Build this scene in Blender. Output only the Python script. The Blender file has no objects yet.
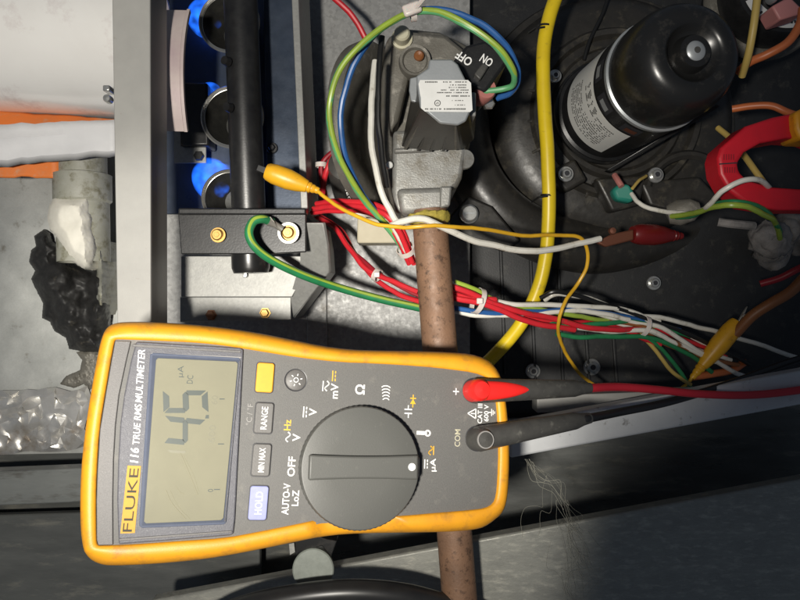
import bpy, math, random
from mathutils import Vector, Matrix, noise
random.seed(7)
R = math.radians
S = 0.001                      # everything below is written in millimetres
H, F = 420.0, 668.0            # camera height above the back plate, focal length in photo pixels

# ------------------------------------------------------------------ camera, world, light
scene = bpy.context.scene
COL = scene.collection
cam_d = bpy.data.cameras.new('camera'); cam = bpy.data.objects.new('camera', cam_d); COL.objects.link(cam)
cam.location = (0, 0, H*S); cam_d.sensor_width = 36.0; cam_d.lens = 36.0*F/800.0
cam_d.clip_start = 0.005; cam_d.clip_end = 20.0
scene.camera = cam
world = bpy.data.worlds.new('World'); scene.world = world; world.use_nodes = True
bg = world.node_tree.nodes['Background']
bg.inputs['Color'].default_value = (0.62, 0.76, 1.0, 1); bg.inputs['Strength'].default_value = 0.085

def lamp_at(name, kind, loc, target, energy, color, size, spot=None, blend=0.3):
    d = bpy.data.lights.new(name, kind); d.energy = energy; d.color = color
    d.shadow_soft_size = size*S
    if spot: d.spot_size = R(spot); d.spot_blend = blend
    o = bpy.data.objects.new(name, d); COL.objects.link(o)
    o.location = Vector(loc)*S
    o.rotation_euler = (Vector(target)-Vector(loc)).to_track_quat('-Z', 'Y').to_euler()
    return o
lamp_at('work_light', 'SPOT', (-92, -20, 560), (-42, 94, 50), 9.2, (1.0, 0.95, 0.86), 13, 57, 0.6)
lamp_at('hand_torch', 'SPOT', (-74, -36, 560), (-84, -90, 60), 7.2, (1.0, 0.95, 0.86), 13, 43, 0.34)

vs = scene.view_settings
vs.view_transform = 'Standard'; vs.look = 'None'; vs.exposure = 0.0; vs.gamma = 1.0; vs.use_curve_mapping = False
scene.render.engine = 'CYCLES'
scene.cycles.use_denoising = True
scene.cycles.max_bounces = 6; scene.cycles.diffuse_bounces = 3; scene.cycles.glossy_bounces = 3
scene.cycles.caustics_reflective = False; scene.cycles.caustics_refractive = False

# ------------------------------------------------------------------ geometry helpers
def P(px, py, z):
    d = H - z
    return Vector(((px-400.0)/F*d, (300.0-py)/F*d, z))

def smooth_path(pts, n=6):
    pts = [Vector(p) for p in pts]
    if len(pts) < 3: return pts
    ext = [pts[0]*2-pts[1]] + pts + [pts[-1]*2-pts[-2]]
    out = []
    for i in range(1, len(ext)-2):
        a, b, c, d = ext[i-1], ext[i], ext[i+1], ext[i+2]
        for k in range(n):
            t = k/n
            out.append(0.5*((2*b)+(c-a)*t+(2*a-5*b+4*c-d)*t*t+(3*b-a-3*c+d)*t**3))
    out.append(pts[-1])
    return out

class MB:
    def __init__(s): s.v = []; s.f = []
    def add(s, vs_, fs):
        o = len(s.v); s.v += [Vector(v) for v in vs_]; s.f += [tuple(i+o for i in f) for f in fs]; return s
    def box(s, c, sz, rot=None):
        c = Vector(c); h = [q/2 for q in sz]; vv = []
        for x in (-1, 1):
            for y in (-1, 1):
                for z in (-1, 1):
                    q = Vector((x*h[0], y*h[1], z*h[2]))
                    vv.append(c + (rot @ q if rot else q))
        return s.add(vv, [(0,1,3,2),(4,6,7,5),(0,4,5,1),(2,3,7,6),(0,2,6,4),(1,5,7,3)])
    def prism(s, top, down):
        """closed solid: polygon 'top' (list of Vectors) pushed by vector 'down'"""
        top = [Vector(p) for p in top]; n = len(top)
        a = sum((top[i].x*top[(i+1)%n].y-top[(i+1)%n].x*top[i].y) for i in range(n))
        if a < 0: top = top[::-1]
        down = Vector(down)
        vv = top + [p+down for p in top]
        fs = [tuple(range(n)), tuple(range(2*n-1, n-1, -1))]
        for i in range(n):
            j = (i+1) % n; fs.append((i, n+i, n+j, j))
        return s.add(vv, fs)
    def plate(s, px, z, th):
        return s.prism([P(a, b, z) for a, b in px], (0, 0, -th))
    def tube(s, pts, r, seg=10, caps=True, flat=1.0):
        pts = [Vector(p) for p in pts]; n = len(pts)
        rr = r if isinstance(r, (list, tuple)) else [r]*n
        up = Vector((0.13, 0.21, 1)).normalized(); vv = []; prev = None
        for i, p in enumerate(pts):
            t = (pts[min(i+1, n-1)]-pts[max(i-1, 0)])
            t = t.normalized() if t.length > 1e-9 else Vector((1, 0, 0))
            if prev is None:
                x = up.cross(t)
                x = x.normalized() if x.length > 1e-4 else Vector((1, 0, 0))
            else:
                x = prev - t*prev.dot(t); x = x.normalized() if x.length > 1e-6 else up.cross(t).normalized()
            prev = x; y = t.cross(x)
            for k in range(seg):
                a = 2*math.pi*k/seg
                vv.append(p + (x*math.cos(a) + y*math.sin(a)*flat)*rr[i])
        fs = []
        for i in range(n-1):
            for k in range(seg):
                j = (k+1) % seg
                fs.append((i*seg+k, i*seg+j, (i+1)*seg+j, (i+1)*seg+k))
        if caps:
            fs.append(tuple(range(seg-1, -1, -1))); fs.append(tuple((n-1)*seg+k for k in range(seg)))
        return s.add(vv, fs)
    def lathe(s, prof, o, axis=(0, 0, 1), seg=48, a0=0, a1=None, ref=None):
        """prof: (radius, height) pairs along axis from origin o"""
        o = Vector(o); w = Vector(axis).normalized()
        ref = Vector(ref) if ref else (Vector((1, 0, 0)) if abs(w.x) < 0.9 else Vector((0, 1, 0)))
        x = (ref - w*ref.dot(w)).normalized(); y = w.cross(x)
        full = a1 is None; A0 = a0; A1 = a0+2*math.pi if full else a1
        cnt = seg if full else seg+1; vv = []
        for r, h in prof:
            for k in range(cnt):
                a = A0+(A1-A0)*k/seg
                vv.append(o + w*h + (x*math.cos(a)+y*math.sin(a))*max(r, 1e-4))
        fs = []
        for i in range(len(prof)-1):
            for k in range(seg):
                j = (k+1) % cnt if full else k+1
                fs.append((i*cnt+k, i*cnt+j, (i+1)*cnt+j, (i+1)*cnt+k))
        return s.add(vv, fs)

OFF = {}
def build(mb, name, m, parent=None, bevel=0.0, seg=2, angle=35, sub=0, solid=0):
    off = OFF[parent] if parent is not None else None
    if parent is None:
        off = sum(mb.v, Vector())/len(mb.v)
    me = bpy.data.meshes.new(name)
    me.from_pydata([tuple((v-off)*S) for v in mb.v], [], mb.f); me.update()
    me.polygons.foreach_set('use_smooth', [True]*len(me.polygons))
    me.set_sharp_from_angle(angle=R(angle))
    me.materials.append(MAT[m] if isinstance(m, str) else m)
    o = bpy.data.objects.new(name, me); COL.objects.link(o)
    if parent is None: o.location = off*S
    else: o.parent = parent
    OFF[o] = off
    if solid:
        md = o.modifiers.new('thick', 'SOLIDIFY'); md.thickness = solid*S; md.offset = -1
    if bevel:
        md = o.modifiers.new('bevel', 'BEVEL'); md.width = bevel*S; md.segments = seg; md.limit_method = 'ANGLE'; md.angle_limit = R(32)
        md.use_clamp_overlap = True
    if sub:
        md = o.modifiers.new('sub', 'SUBSURF'); md.levels = sub; md.render_levels = sub
    return o

def tag(o, label=None, cat=None, group=None, kind=None):
    if label: o['label'] = label
    if cat: o['category'] = cat
    if group: o['group'] = group
    if kind: o['kind'] = kind
    return o
def thing(name, label, cat, loc, group=None):
    e = bpy.data.objects.new(name, None); COL.objects.link(e); e.location = Vector(loc)*S
    e.empty_display_size = 0.005; OFF[e] = Vector(loc)
    return tag(e, label, cat, group)

def in_poly(x, y, poly):
    c = False; n = len(poly)
    for i in range(n):
        x1, y1 = poly[i]; x2, y2 = poly[(i+1) % n]
        if (y1 > y) != (y2 > y) and x < (x2-x1)*(y-y1)/(y2-y1)+x1: c = not c
    return c
def edge_dist(x, y, poly):
    best = 1e9; n = len(poly)
    for i in range(n):
        x1, y1 = poly[i]; x2, y2 = poly[(i+1) % n]
        dx, dy = x2-x1, y2-y1; t = max(0, min(1, ((x-x1)*dx+(y-y1)*dy)/(dx*dx+dy*dy+1e-9)))
        best = min(best, math.hypot(x-x1-t*dx, y-y1-t*dy))
    return best
def mound(poly, step, zf, zbase):
    """lumpy solid whose outline is poly; zf(px,py,edge distance) gives its top height"""
    mb = MB(); idx = {}
    x0 = min(p[0] for p in poly); x1 = max(p[0] for p in poly); y0 = min(p[1] for p in poly); y1 = max(p[1] for p in poly)
    nx = int((x1-x0)/step)+2; ny = int((y1-y0)/step)+2
    ins = {}
    for i in range(nx):
        for j in range(ny):
            ins[i, j] = in_poly(x0+i*step+step/2, y0+j*step+step/2, poly)
    def vid(i, j):
        if (i, j) not in idx:
            x = x0+i*step; y = y0+j*step
            e = edge_dist(x, y, poly) if in_poly(x, y, poly) else 0.0
            border = not all(ins.get((a, b), False) for a in (i-1, i) for b in (j-1, j))
            if border:
                e = 0; bd = 1e9; n_ = len(poly); sx, sy = x, y
                for q in range(n_):
                    xa, ya = poly[q]; xb, yb = poly[(q+1) % n_]; dx, dy = xb-xa, yb-ya
                    tt = max(0, min(1, ((x-xa)*dx+(y-ya)*dy)/(dx*dx+dy*dy+1e-9))); d_ = math.hypot(x-xa-tt*dx, y-ya-tt*dy)
                    if d_ < bd: bd = d_; sx, sy = xa+tt*dx, ya+tt*dy
                if bd < 1.6*step: x, y = sx, sy
            jx = (noise.noise(Vector((x*.7, y*.7, 3.1))))*step*.5; jy = (noise.noise(Vector((x*.7, y*.7, 9.4))))*step*.5
            idx[i, j] = len(mb.v); mb.v.append(P(x+jx, y+jy, zf(x, y, e)))
        return idx[i, j]
    for (i, j), k in ins.items():
        if k: mb.f.append((vid(i, j), vid(i, j+1), vid(i+1, j+1), vid(i+1, j)))
    n = len(mb.v); top = list(mb.f)
    mb.v += [Vector((v.x, v.y, zbase)) for v in mb.v]
    ed = {}
    for f in top:
        for a, b in zip(f, f[1:]+f[:1]): ed[(a, b)] = 1
    for (a, b) in ed:
        if (b, a) not in ed: mb.f.append((b, a, a+n, b+n))
    for f in top: mb.f.append(tuple(q+n for q in f[::-1]))
    return mb

# ------------------------------------------------------------------ materials
MAT = {}
def mat(name, col, rough=0.5, metal=0.0, var=None, scale=400, amt=0.5, bump=0.0, bscale=1500, coat=0.0, spec=0.5,
        rvar=0.0, detail=5, emit=None, estr=0, dirt=None, dirt_scale=120, dirt_lo=0.55, dirt_hi=0.7, vor=0.0, vscale=400, alpha=None, stretch=None, sss=0):
    m = bpy.data.materials.new(name); m.use_nodes = True; MAT[name] = m
    nt = m.node_tree; N = nt.nodes; Lk = nt.links; b = N['Principled BSDF']
    b.inputs['Base Color'].default_value = (*col, 1); b.inputs['Roughness'].default_value = rough
    b.inputs['Metallic'].default_value = metal; b.inputs['Specular IOR Level'].default_value = spec
    b.inputs['Coat Weight'].default_value = coat
    if sss: b.inputs['Subsurface Weight'].default_value = sss; b.inputs['Subsurface Scale'].default_value = 0.001
    tc = N.new('ShaderNodeTexCoord'); vec = tc.outputs['Object']
    if stretch:
        mp = N.new('ShaderNodeMapping'); mp.inputs['Scale'].default_value = stretch; Lk.new(vec, mp.inputs['Vector']); vec = mp.outputs['Vector']
    def nz(sc, det=detail, rg=0.6):
        n = N.new('ShaderNodeTexNoise'); n.inputs['Scale'].default_value = sc; n.inputs['Detail'].default_value = det
        n.inputs['Roughness'].default_value = rg; Lk.new(vec, n.inputs['Vector']); return n.outputs['Fac']
    def ramp(src, lo, hi):
        r = N.new('ShaderNodeMapRange'); r.inputs['From Min'].default_value = lo; r.inputs['From Max'].default_value = hi
        Lk.new(src, r.inputs['Value']); return r.outputs['Result']
    def mix(fac, a, c):
        x = N.new('ShaderNodeMix'); x.data_type = 'RGBA'
        if hasattr(fac, 'links'): Lk.new(fac, x.inputs[0])
        else: x.inputs[0].default_value = fac
        for s_, q in ((6, a), (7, c)):
            if isinstance(q, tuple): x.inputs[s_].default_value = (*q, 1)
            else: Lk.new(q, x.inputs[s_])
        return x.outputs[2]
    cur = col
    if var:
        cur = mix(ramp(nz(scale), 0.5-amt/2, 0.5+amt/2), col, var)
    if vor:
        v = N.new('ShaderNodeTexVoronoi'); v.inputs['Scale'].default_value = vscale; Lk.new(vec, v.inputs['Vector'])
        sp = N.new('ShaderNodeSeparateColor'); Lk.new(v.outputs['Color'], sp.inputs['Color'])
        q = N.new('ShaderNodeMath'); q.operation = 'MULTIPLY'; q.inputs[1].default_value = vor; Lk.new(sp.outputs[0], q.inputs[0])
        cur = mix(q.outputs[0], cur, tuple(c*0.35 for c in col))
    if dirt:
        cur = mix(ramp(nz(dirt_scale, 8, 0.7), dirt_lo, dirt_hi), cur, dirt)
    if not isinstance(cur, tuple): Lk.new(cur, b.inputs['Base Color'])
    if rvar:
        r = N.new('ShaderNodeMapRange'); r.inputs['From Min'].default_value = .3; r.inputs['From Max'].default_value = .7
        r.inputs['To Min'].default_value = max(.02, rough-rvar); r.inputs['To Max'].default_value = min(1, rough+rvar)
        Lk.new(nz(scale*1.7), r.inputs['Value']); Lk.new(r.outputs['Result'], b.inputs['Roughness'])
    if bump:
        bp = N.new('ShaderNodeBump'); bp.inputs['Strength'].default_value = bump; bp.inputs['Distance'].default_value = 0.0004
        Lk.new(nz(bscale, 4), bp.inputs['Height']); Lk.new(bp.outputs['Normal'], b.inputs['Normal'])
    if emit:
        b.inputs['Emission Color'].default_value = (*emit, 1); b.inputs['Emission Strength'].default_value = estr
    return m

mat('galvanised', (0.40, 0.40, 0.39), 0.55, 0.18, (0.30, 0.30, 0.295), 220, 0.5, 0.15, 900, rvar=.12, vor=.4, vscale=520, dirt=(0.16, 0.14, 0.11), dirt_scale=45, dirt_lo=.60, dirt_hi=.78)
mat('galv_dusty', (0.36, 0.36, 0.32), 0.5, 0.3, (0.27, 0.27, 0.245), 120, 0.6, 0.2, 1800, rvar=.14, stretch=(.5, 1.5, 1), vor=.16, vscale=900, dirt=(0.46, 0.45, 0.39), dirt_scale=260, dirt_lo=.52, dirt_hi=.70)
mat('post_paint', (0.33, 0.325, 0.305), 0.48, 0.0, (0.29, 0.285, 0.27), 90, 0.5, 0.10, 1600, dirt=(0.24, 0.21, 0.18), dirt_scale=170, dirt_lo=.66, dirt_hi=.74)
mat('rail_paint', (0.56, 0.57, 0.58), 0.42, 0.1, (0.48, 0.49, 0.50), 90, 0.5, 0.10, 1600, dirt=(0.16, 0.15, 0.14), dirt_scale=140, dirt_lo=.6, dirt_hi=.72)
mat('dark_steel', (0.17, 0.175, 0.165), 0.36, 0.3, (0.10, 0.104, 0.10), 45, 0.5, 0.12, 700, rvar=.14, dirt=(0.27, 0.26, 0.22), dirt_scale=60, dirt_lo=.54, dirt_hi=.72, stretch=(.35, 1.6, 1))
mat('shelf_steel', (0.30, 0.31, 0.295), 0.38, 0.25, (0.20, 0.21, 0.20), 40, 0.5, 0.12, 700, rvar=.14, dirt=(0.12, 0.115, 0.10), dirt_scale=60, dirt_lo=.56, dirt_hi=.70, stretch=(.4, 1.6, 1))
mat('burner_steel_blue_lit', (0.06, 0.08, 0.12), 0.36, 0.35, (0.04, 0.052, 0.075), 60, 0.6, 0.1, 700, rvar=.1)  # blue cast of the flame light on the bay steel, put into the colour
mat('left_steel', (0.60, 0.61, 0.58), 0.38, 0.25, (0.40, 0.41, 0.39), 38, 0.5, 0.25, 260, rvar=.14, vor=.12, vscale=1500, dirt=(0.22, 0.20, 0.16), dirt_scale=75, dirt_lo=.60, dirt_hi=.72)
mat('black_panel', (0.020, 0.021, 0.022), 0.50, 0.0, (0.012, 0.012, 0.013), 90, 0.5, 0.15, 900, dirt=(0.06, 0.058, 0.05), dirt_scale=120, dirt_lo=.55, dirt_hi=.75)
mat('black_plastic', (0.022, 0.021, 0.019), 0.38, 0.0, (0.034, 0.031, 0.027), 120, 0.5, 0.12, 700, rvar=.1, dirt=(0.10, 0.088, 0.065), dirt_scale=90, dirt_lo=.54, dirt_hi=.80)
mat('black_gloss', (0.012, 0.012, 0.012), 0.29, 0.0, (0.012, 0.012, 0.012), 140, 0.5, 0.05, 500, dirt=(0.055, 0.05, 0.044), dirt_scale=110, dirt_lo=.54, dirt_hi=.8)
mat('black_paint', (0.008, 0.008, 0.009), 0.36, 0.0, (0.02, 0.02, 0.02), 200, 0.5, 0.10, 900)
mat('cast_aluminium', (0.34, 0.34, 0.32), 0.46, 0.35, (0.24, 0.235, 0.22), 160, 0.5, 0.35, 1100, rvar=.1, dirt=(0.14, 0.12, 0.085), dirt_scale=75, dirt_lo=.50, dirt_hi=.70)
mat('valve_dirty', (0.20, 0.19, 0.165), 0.55, 0.25, (0.13, 0.12, 0.10), 130, 0.5, 0.4, 1000, dirt=(0.33, 0.31, 0.27), dirt_scale=120, dirt_lo=.55, dirt_hi=.7)
mat('stamped_zinc', (0.42, 0.44, 0.45), 0.36, 0.5, (0.36, 0.38, 0.39), 120, 0.5, 0.08, 900)
mat('coil_cover', (0.022, 0.02, 0.018), 0.36, 0.1, (0.04, 0.036, 0.03), 120, .5, .1, 800)
mat('screw_steel', (0.62, 0.62, 0.60), 0.28, 0.75, (0.45, 0.45, 0.43), 700, .5)
mat('brass_screw', (0.56, 0.34, 0.10), 0.35, 0.7, (0.40, 0.23, 0.07), 900, .5)
mat('chrome', (0.62, 0.60, 0.55), 0.22, 0.85)
mat('burner_cup', (0.10, 0.10, 0.09), 0.35, 0.6, (0.05, 0.05, 0.05), 200, .5)
mat('rust_pipe', (0.165, 0.094, 0.058), 0.60, 0.1, (0.26, 0.145, 0.085), 130, 0.5, 0.45, 900, rvar=.15, dirt=(0.085, 0.048, 0.03), dirt_scale=260, dirt_lo=.52, dirt_hi=.64)
mat('thread_paste', (0.50, 0.40, 0.07), 0.55, 0, (0.30, 0.24, 0.05), 400, .5, .5, 900)
mat('white_duct', (0.86, 0.85, 0.82), 0.24, 0.1, (0.78, 0.76, 0.73), 35, 0.7, 0.06, 500, coat=.5, dirt=(0.52, 0.43, 0.42), dirt_scale=24, dirt_lo=.54, dirt_hi=.74)
mat('pink_duct', (0.60, 0.53, 0.48), 0.4, 0.1, (0.42, 0.32, 0.34), 60, .6, .1, 500)
mat('white_sheet', (0.72, 0.72, 0.73), 0.55, 0, (0.62, 0.62, 0.63), 60, .6, .15, 500)
mat('orange_gasket', (0.82, 0.20, 0.03), 0.55, 0, (0.68, 0.20, 0.05), 120, .5, .2, 700, dirt=(0.55, 0.33, 0.2), dirt_scale=140, dirt_lo=.58, dirt_hi=.75)
mat('grey_pvc', (0.34, 0.34, 0.30), 0.5, 0, (0.25, 0.25, 0.20), 90, .5, .2, 700, dirt=(0.13, 0.12, 0.07), dirt_scale=110, dirt_lo=.5, dirt_hi=.66)
mat('putty', (0.66, 0.64, 0.57), 0.72, 0, (0.57, 0.55, 0.48), 90, .5, .25, 500)
mat('char', (0.008, 0.008, 0.008), 0.62, 0, (0.02, 0.019, 0.018), 150, .5, .35, 500, rvar=.15, dirt=(0.085, 0.075, 0.055), dirt_scale=100, dirt_lo=.60, dirt_hi=.74)
mat('foil', (0.82, 0.81, 0.78), 0.33, 0.62, (0.66, 0.64, 0.60), 120, .5, .3, 260, dirt=(0.34, 0.25, 0.16), dirt_scale=22, dirt_lo=.54, dirt_hi=.70)
mat('bracket_steel', (0.33, 0.33, 0.31), 0.48, 0.3, (0.27, 0.27, 0.26), 150, .5, .12, 900, vor=.2, vscale=700)
# multimeter
mat('meter_yellow', (0.74, 0.33, 0.014), 0.46, 0, (0.66, 0.28, 0.014), 90, .5, .12, 1800, dirt=(0.36, 0.17, 0.03), dirt_scale=140, dirt_lo=.50, dirt_hi=.78)
mat('meter_grey', (0.124, 0.121, 0.115), 0.55, 0, (0.10, 0.098, 0.094), 1500, .4, .3, 3000, dirt=(0.19, 0.18, 0.16), dirt_scale=130, dirt_lo=.56, dirt_hi=.82)
mat('meter_end', (0.135, 0.128, 0.126), 0.5, 0.0, (0.10, 0.096, 0.095), 1500, .4, .25, 2800, dirt=(0.24, 0.23, 0.225), dirt_scale=900, dirt_lo=.62, dirt_hi=.72)
mat('lens_frame', (0.115, 0.115, 0.13), 0.42, 0.0, (0.085, 0.085, 0.10), 700, .5, .3, 2500, spec=.3, dirt=(0.30, 0.30, 0.315), dirt_scale=1300, dirt_lo=.60, dirt_hi=.72)
mat('lens_border', (0.075, 0.09, 0.135), 0.6, 0, (0.095, 0.11, 0.155), 300, .5, spec=.2)
mat('meter_groove', (0.03, 0.03, 0.035), 0.4)
mat('lcd', (0.305, 0.29, 0.20), 0.7, 0, (0.275, 0.262, 0.182), 140, .6, .03, 2000, dirt=(0.35, 0.33, 0.22), dirt_scale=700, dirt_lo=.62, dirt_hi=.76)
mat('lcd_ink', (0.07, 0.088, 0.075), 0.5)
mat('lcd_faint', (0.235, 0.225, 0.15), 0.5)
mat('lens_scratch', (0.36, 0.34, 0.23), 0.5)
mat('print_white', (0.80, 0.80, 0.78), 0.5)
mat('print_yellow', (0.74, 0.42, 0.03), 0.5)
mat('print_pale', (0.52, 0.49, 0.36), 0.5)
mat('print_worn', (0.26, 0.25, 0.24), 0.5)
mat('print_dark', (0.03, 0.03, 0.03), 0.6)
mat('print_brand', (0.075, 0.07, 0.055), 0.7, spec=.1)
mat('brand_yellow', (0.62, 0.33, 0.05), 0.6, 0, (0.55, 0.29, 0.05), 700, .5, spec=.25)
mat('button_grey', (0.11, 0.105, 0.10), 0.48, 0, (0.13, 0.125, 0.12), 700, .5, .15, 2500)
mat('button_yellow', (0.82, 0.36, 0.02), 0.48, 0, (0.76, 0.32, 0.02), 500, .5)
mat('button_blue', (0.30, 0.32, 0.56), 0.48, 0, (0.25, 0.27, 0.50), 500, .5)
mat('knob_grey', (0.086, 0.087, 0.080), 0.46, 0, (0.088, 0.088, 0.082), 500, .5, .12, 2600, dirt=(0.13, 0.13, 0.115), dirt_scale=350, dirt_lo=.6, dirt_hi=.8)
# leads and wires
mat('plug_red', (0.74, 0.018, 0.014), 0.38, 0, (0.66, 0.02, 0.018), 300, .5, .1, 900)
mat('plug_black', (0.040, 0.039, 0.037), 0.45, 0, (0.07, 0.068, 0.062), 220, .5, .2, 1200, dirt=(0.15, 0.145, 0.13), dirt_scale=190, dirt_lo=.58, dirt_hi=.75)
mat('lead_red', (0.56, 0.02, 0.035), 0.40); mat('lead_black', (0.015, 0.015, 0.016), 0.4)
mat('w_red', (0.62, 0.022, 0.032), 0.36, var=(0.50, 0.02, 0.03), scale=200, dirt=(0.20, 0.05, 0.04), dirt_scale=160, dirt_lo=.58, dirt_hi=.72); mat('w_dkred', (0.26, 0.012, 0.02), 0.4)
mat('w_white', (0.74, 0.72, 0.66), 0.4, var=(0.62, 0.6, 0.53), scale=150, dirt=(0.33, 0.30, 0.24), dirt_scale=150, dirt_lo=.56, dirt_hi=.72); mat('w_blue', (0.025, 0.115, 0.34), 0.35, var=(0.02, 0.08, 0.24), scale=160)
mat('w_green', (0.02, 0.22, 0.08), 0.4, var=(0.02, 0.15, 0.06), scale=160); mat('w_teal', (0.10, 0.34, 0.14), 0.4); mat('w_lime', (0.30, 0.43, 0.045), 0.38, var=(0.24, 0.33, 0.05), scale=160)
mat('w_yellow', (0.74, 0.42, 0.02), 0.4, var=(0.6, 0.33, 0.02), scale=160); mat('w_black', (0.012, 0.012, 0.012), 0.35)
mat('w_orange', (0.58, 0.16, 0.05), 0.4, var=(0.45, 0.12, 0.04), scale=120); mat('w_brown', (0.24, 0.09, 0.03), 0.45); mat('w_tan', (0.50, 0.36, 0.10), 0.45)
mat('w_bigyellow', (0.74, 0.55, 0.015), 0.36, 0, (0.64, 0.46, 0.015), 120, .5, dirt=(0.32, 0.24, 0.03), dirt_scale=140, dirt_lo=.58, dirt_hi=.75)
mat('clip_yellow', (0.72, 0.38, 0.015), 0.40, 0, (0.62, 0.31, 0.015), 150, .5, .1, 700, dirt=(0.30, 0.16, 0.03), dirt_scale=150, dirt_lo=.58, dirt_hi=.74)
mat('clip_red', (0.11, 0.006, 0.006), 0.35); mat('clip_metal', (0.42, 0.40, 0.36), 0.38, .6)
mat('tie_clear', (0.62, 0.56, 0.52), 0.35, sss=.3)
mat('hose_black', (0.016, 0.016, 0.017), 0.34, 0, (0.026, 0.026, 0.026), 120, .5)
mat('disc_grey', (0.19, 0.21, 0.185), 0.55, 0, (0.26, 0.285, 0.255), 300, .5, .15, 1500)
mat('clamp_red', (0.56, 0.010, 0.022), 0.42, 0, (0.48, 0.010, 0.022), 160, .5, .1, 1200)
mat('nut_teal', (0.02, 0.20, 0.15), 0.45); mat('fibre_grey', (0.30, 0.28, 0.27), 0.8, 0, (0.12, 0.115, 0.11), 150, .5, .8, 600)
mat('pink_plastic', (0.60, 0.25, 0.24), 0.45); mat('rosy_plastic', (0.42, 0.16, 0.14), 0.45)
mat('label_paper', (0.72, 0.72, 0.70), 0.5, 0, (0.64, 0.64, 0.62), 150, .5); mat('label_silver', (0.66, 0.66, 0.63), 0.45)
mat('cream_board', (0.55, 0.50, 0.37), 0.6, 0, (0.48, 0.43, 0.31), 120, .5)
mat('copper', (0.16, 0.06, 0.035), 0.45, .5)
mat('cobweb', (0.36, 0.35, 0.29), 0.9)
m = bpy.data.materials.new('flame'); m.use_nodes = True; MAT['flame'] = m; nt = m.node_tree; nt.nodes.clear()
o_ = nt.nodes.new('ShaderNodeOutputMaterial'); em = nt.nodes.new('ShaderNodeEmission'); em.inputs['Color'].default_value = (0.015, 0.16, 1.0, 1); em.inputs['Strength'].default_value = 130.0
tcf = nt.nodes.new('ShaderNodeTexCoord'); nf = nt.nodes.new('ShaderNodeTexNoise'); nf.inputs['Scale'].default_value = 170; nf.inputs['Detail'].default_value = 1
rf = nt.nodes.new('ShaderNodeMapRange'); rf.inputs['From Min'].default_value = .38; rf.inputs['From Max'].default_value = .70; rf.inputs['To Min'].default_value = 5; rf.inputs['To Max'].default_value = 200
nt.links.new(tcf.outputs['Object'], nf.inputs['Vector']); nt.links.new(nf.outputs['Fac'], rf.inputs['Value']); nt.links.new(rf.outputs['Result'], em.inputs['Strength'])
nt.links.new(em.outputs[0], o_.inputs['Volume'])
# clear window of the meter: sees through, mirrors by Fresnel
m = bpy.data.materials.new('clear_lens'); m.use_nodes = True; MAT['clear_lens'] = m
nt = m.node_tree; nt.nodes.clear()
o_ = nt.nodes.new('ShaderNodeOutputMaterial'); tr = nt.nodes.new('ShaderNodeBsdfTransparent'); gl = nt.nodes.new('ShaderNodeBsdfGlossy')
gl.inputs['Roughness'].default_value = 0.05; fr = nt.nodes.new('ShaderNodeValue'); fr.outputs[0].default_value = 0.085
mx = nt.nodes.new('ShaderNodeMixShader'); nt.links.new(fr.outputs[0], mx.inputs[0]); nt.links.new(tr.outputs[0], mx.inputs[1]); nt.links.new(gl.outputs[0], mx.inputs[2])
nt.links.new(mx.outputs[0], o_.inputs['Surface'])

# ------------------------------------------------------------------ lettering
_tc = {}
def text_geo(body, shear=0.0, bold=0.0):
    k = (body, shear, bold)
    if k in _tc: return _tc[k]
    cu = bpy.data.curves.new('lettering', 'FONT'); cu.body = body; cu.size = 1; cu.shear = shear; cu.offset = bold; cu.resolution_u = 3
    cu.align_x = 'LEFT'
    ob = bpy.data.objects.new('lettering', cu); COL.objects.link(ob)
    bpy.context.view_layer.update()
    me = bpy.data.meshes.new_from_object(ob.evaluated_get(bpy.context.evaluated_depsgraph_get()))
    v = [Vector(q.co) for q in me.vertices]; f = [tuple(p.vertices) for p in me.polygons]
    bpy.data.objects.remove(ob); bpy.data.curves.remove(cu); bpy.data.meshes.remove(me)
    x0 = min(q.x for q in v); x1 = max(q.x for q in v); y0 = min(q.y for q in v); y1 = max(q.y for q in v)
    v = [Vector(((q.x-x0)/(x1-x0)-.5, (q.y-y0)/(y1-y0)-.5, 0)) for q in v]
    _tc[k] = (v, f); return _tc[k]
def put_text(mb, body, c, right, up, length, height, shear=0.0, bold=0.0):
    """lettering centred on c; 'right' is the reading direction, 'up' the top of the letters"""
    v, f = text_geo(body, shear, bold)
    right = Vector(right).normalized(); up = Vector(up).normalized(); c = Vector(c)
    mb.add([c+right*(q.x*length)+up*(q.y*height) for q in v], f); return mb

# =================================================================== SETTING
def struct(mb, name, m, **k): return tag(build(mb, name, m, **k), kind='structure')
struct(MB().plate([(-260, -260), (1060, -260), (1060, 860), (-260, 860)], -62, 4), 'cabinet_floor', 'dark_steel')
bp = struct(MB().plate([(150, -80), (470, -80), (470, 430), (150, 430)], 0, 3), 'back_plate', 'galvanised', bevel=.4)
build(MB().plate([(306, 200), (326, 200), (328, 430), (307, 430)], 2.2, 2.1), 'pressed_rib', 'galvanised', bp, bevel=.8)
struct(MB().plate([(-160, -120), (147, -120), (147, 452), (-160, 458)], 4, 3), 'side_plate', 'left_steel', bevel=.4)
struct(MB().plate([(152, -90), (299, -90), (303, 214), (152, 214)], 16, 3), 'burner_plate', 'burner_steel_blue_lit', bevel=.4)
dk = struct(MB().plate([(455, -120), (980, -120), (980, 428), (455, 428)], -16, 4), 'deck_panel', 'black_panel', bevel=.5)
for px_, y0, y1 in ((499, 245, 345), (529, 255, 352), (557, 262, 360), (584, 320, 366), (612, 330, 372)):
    build(MB().plate([(px_, y0), (px_+3, y0), (px_+8, y1+30), (px_+5, y1+30)], -13.6, 2.3), 'panel_rib', 'black_panel', dk, bevel=.5)
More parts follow.
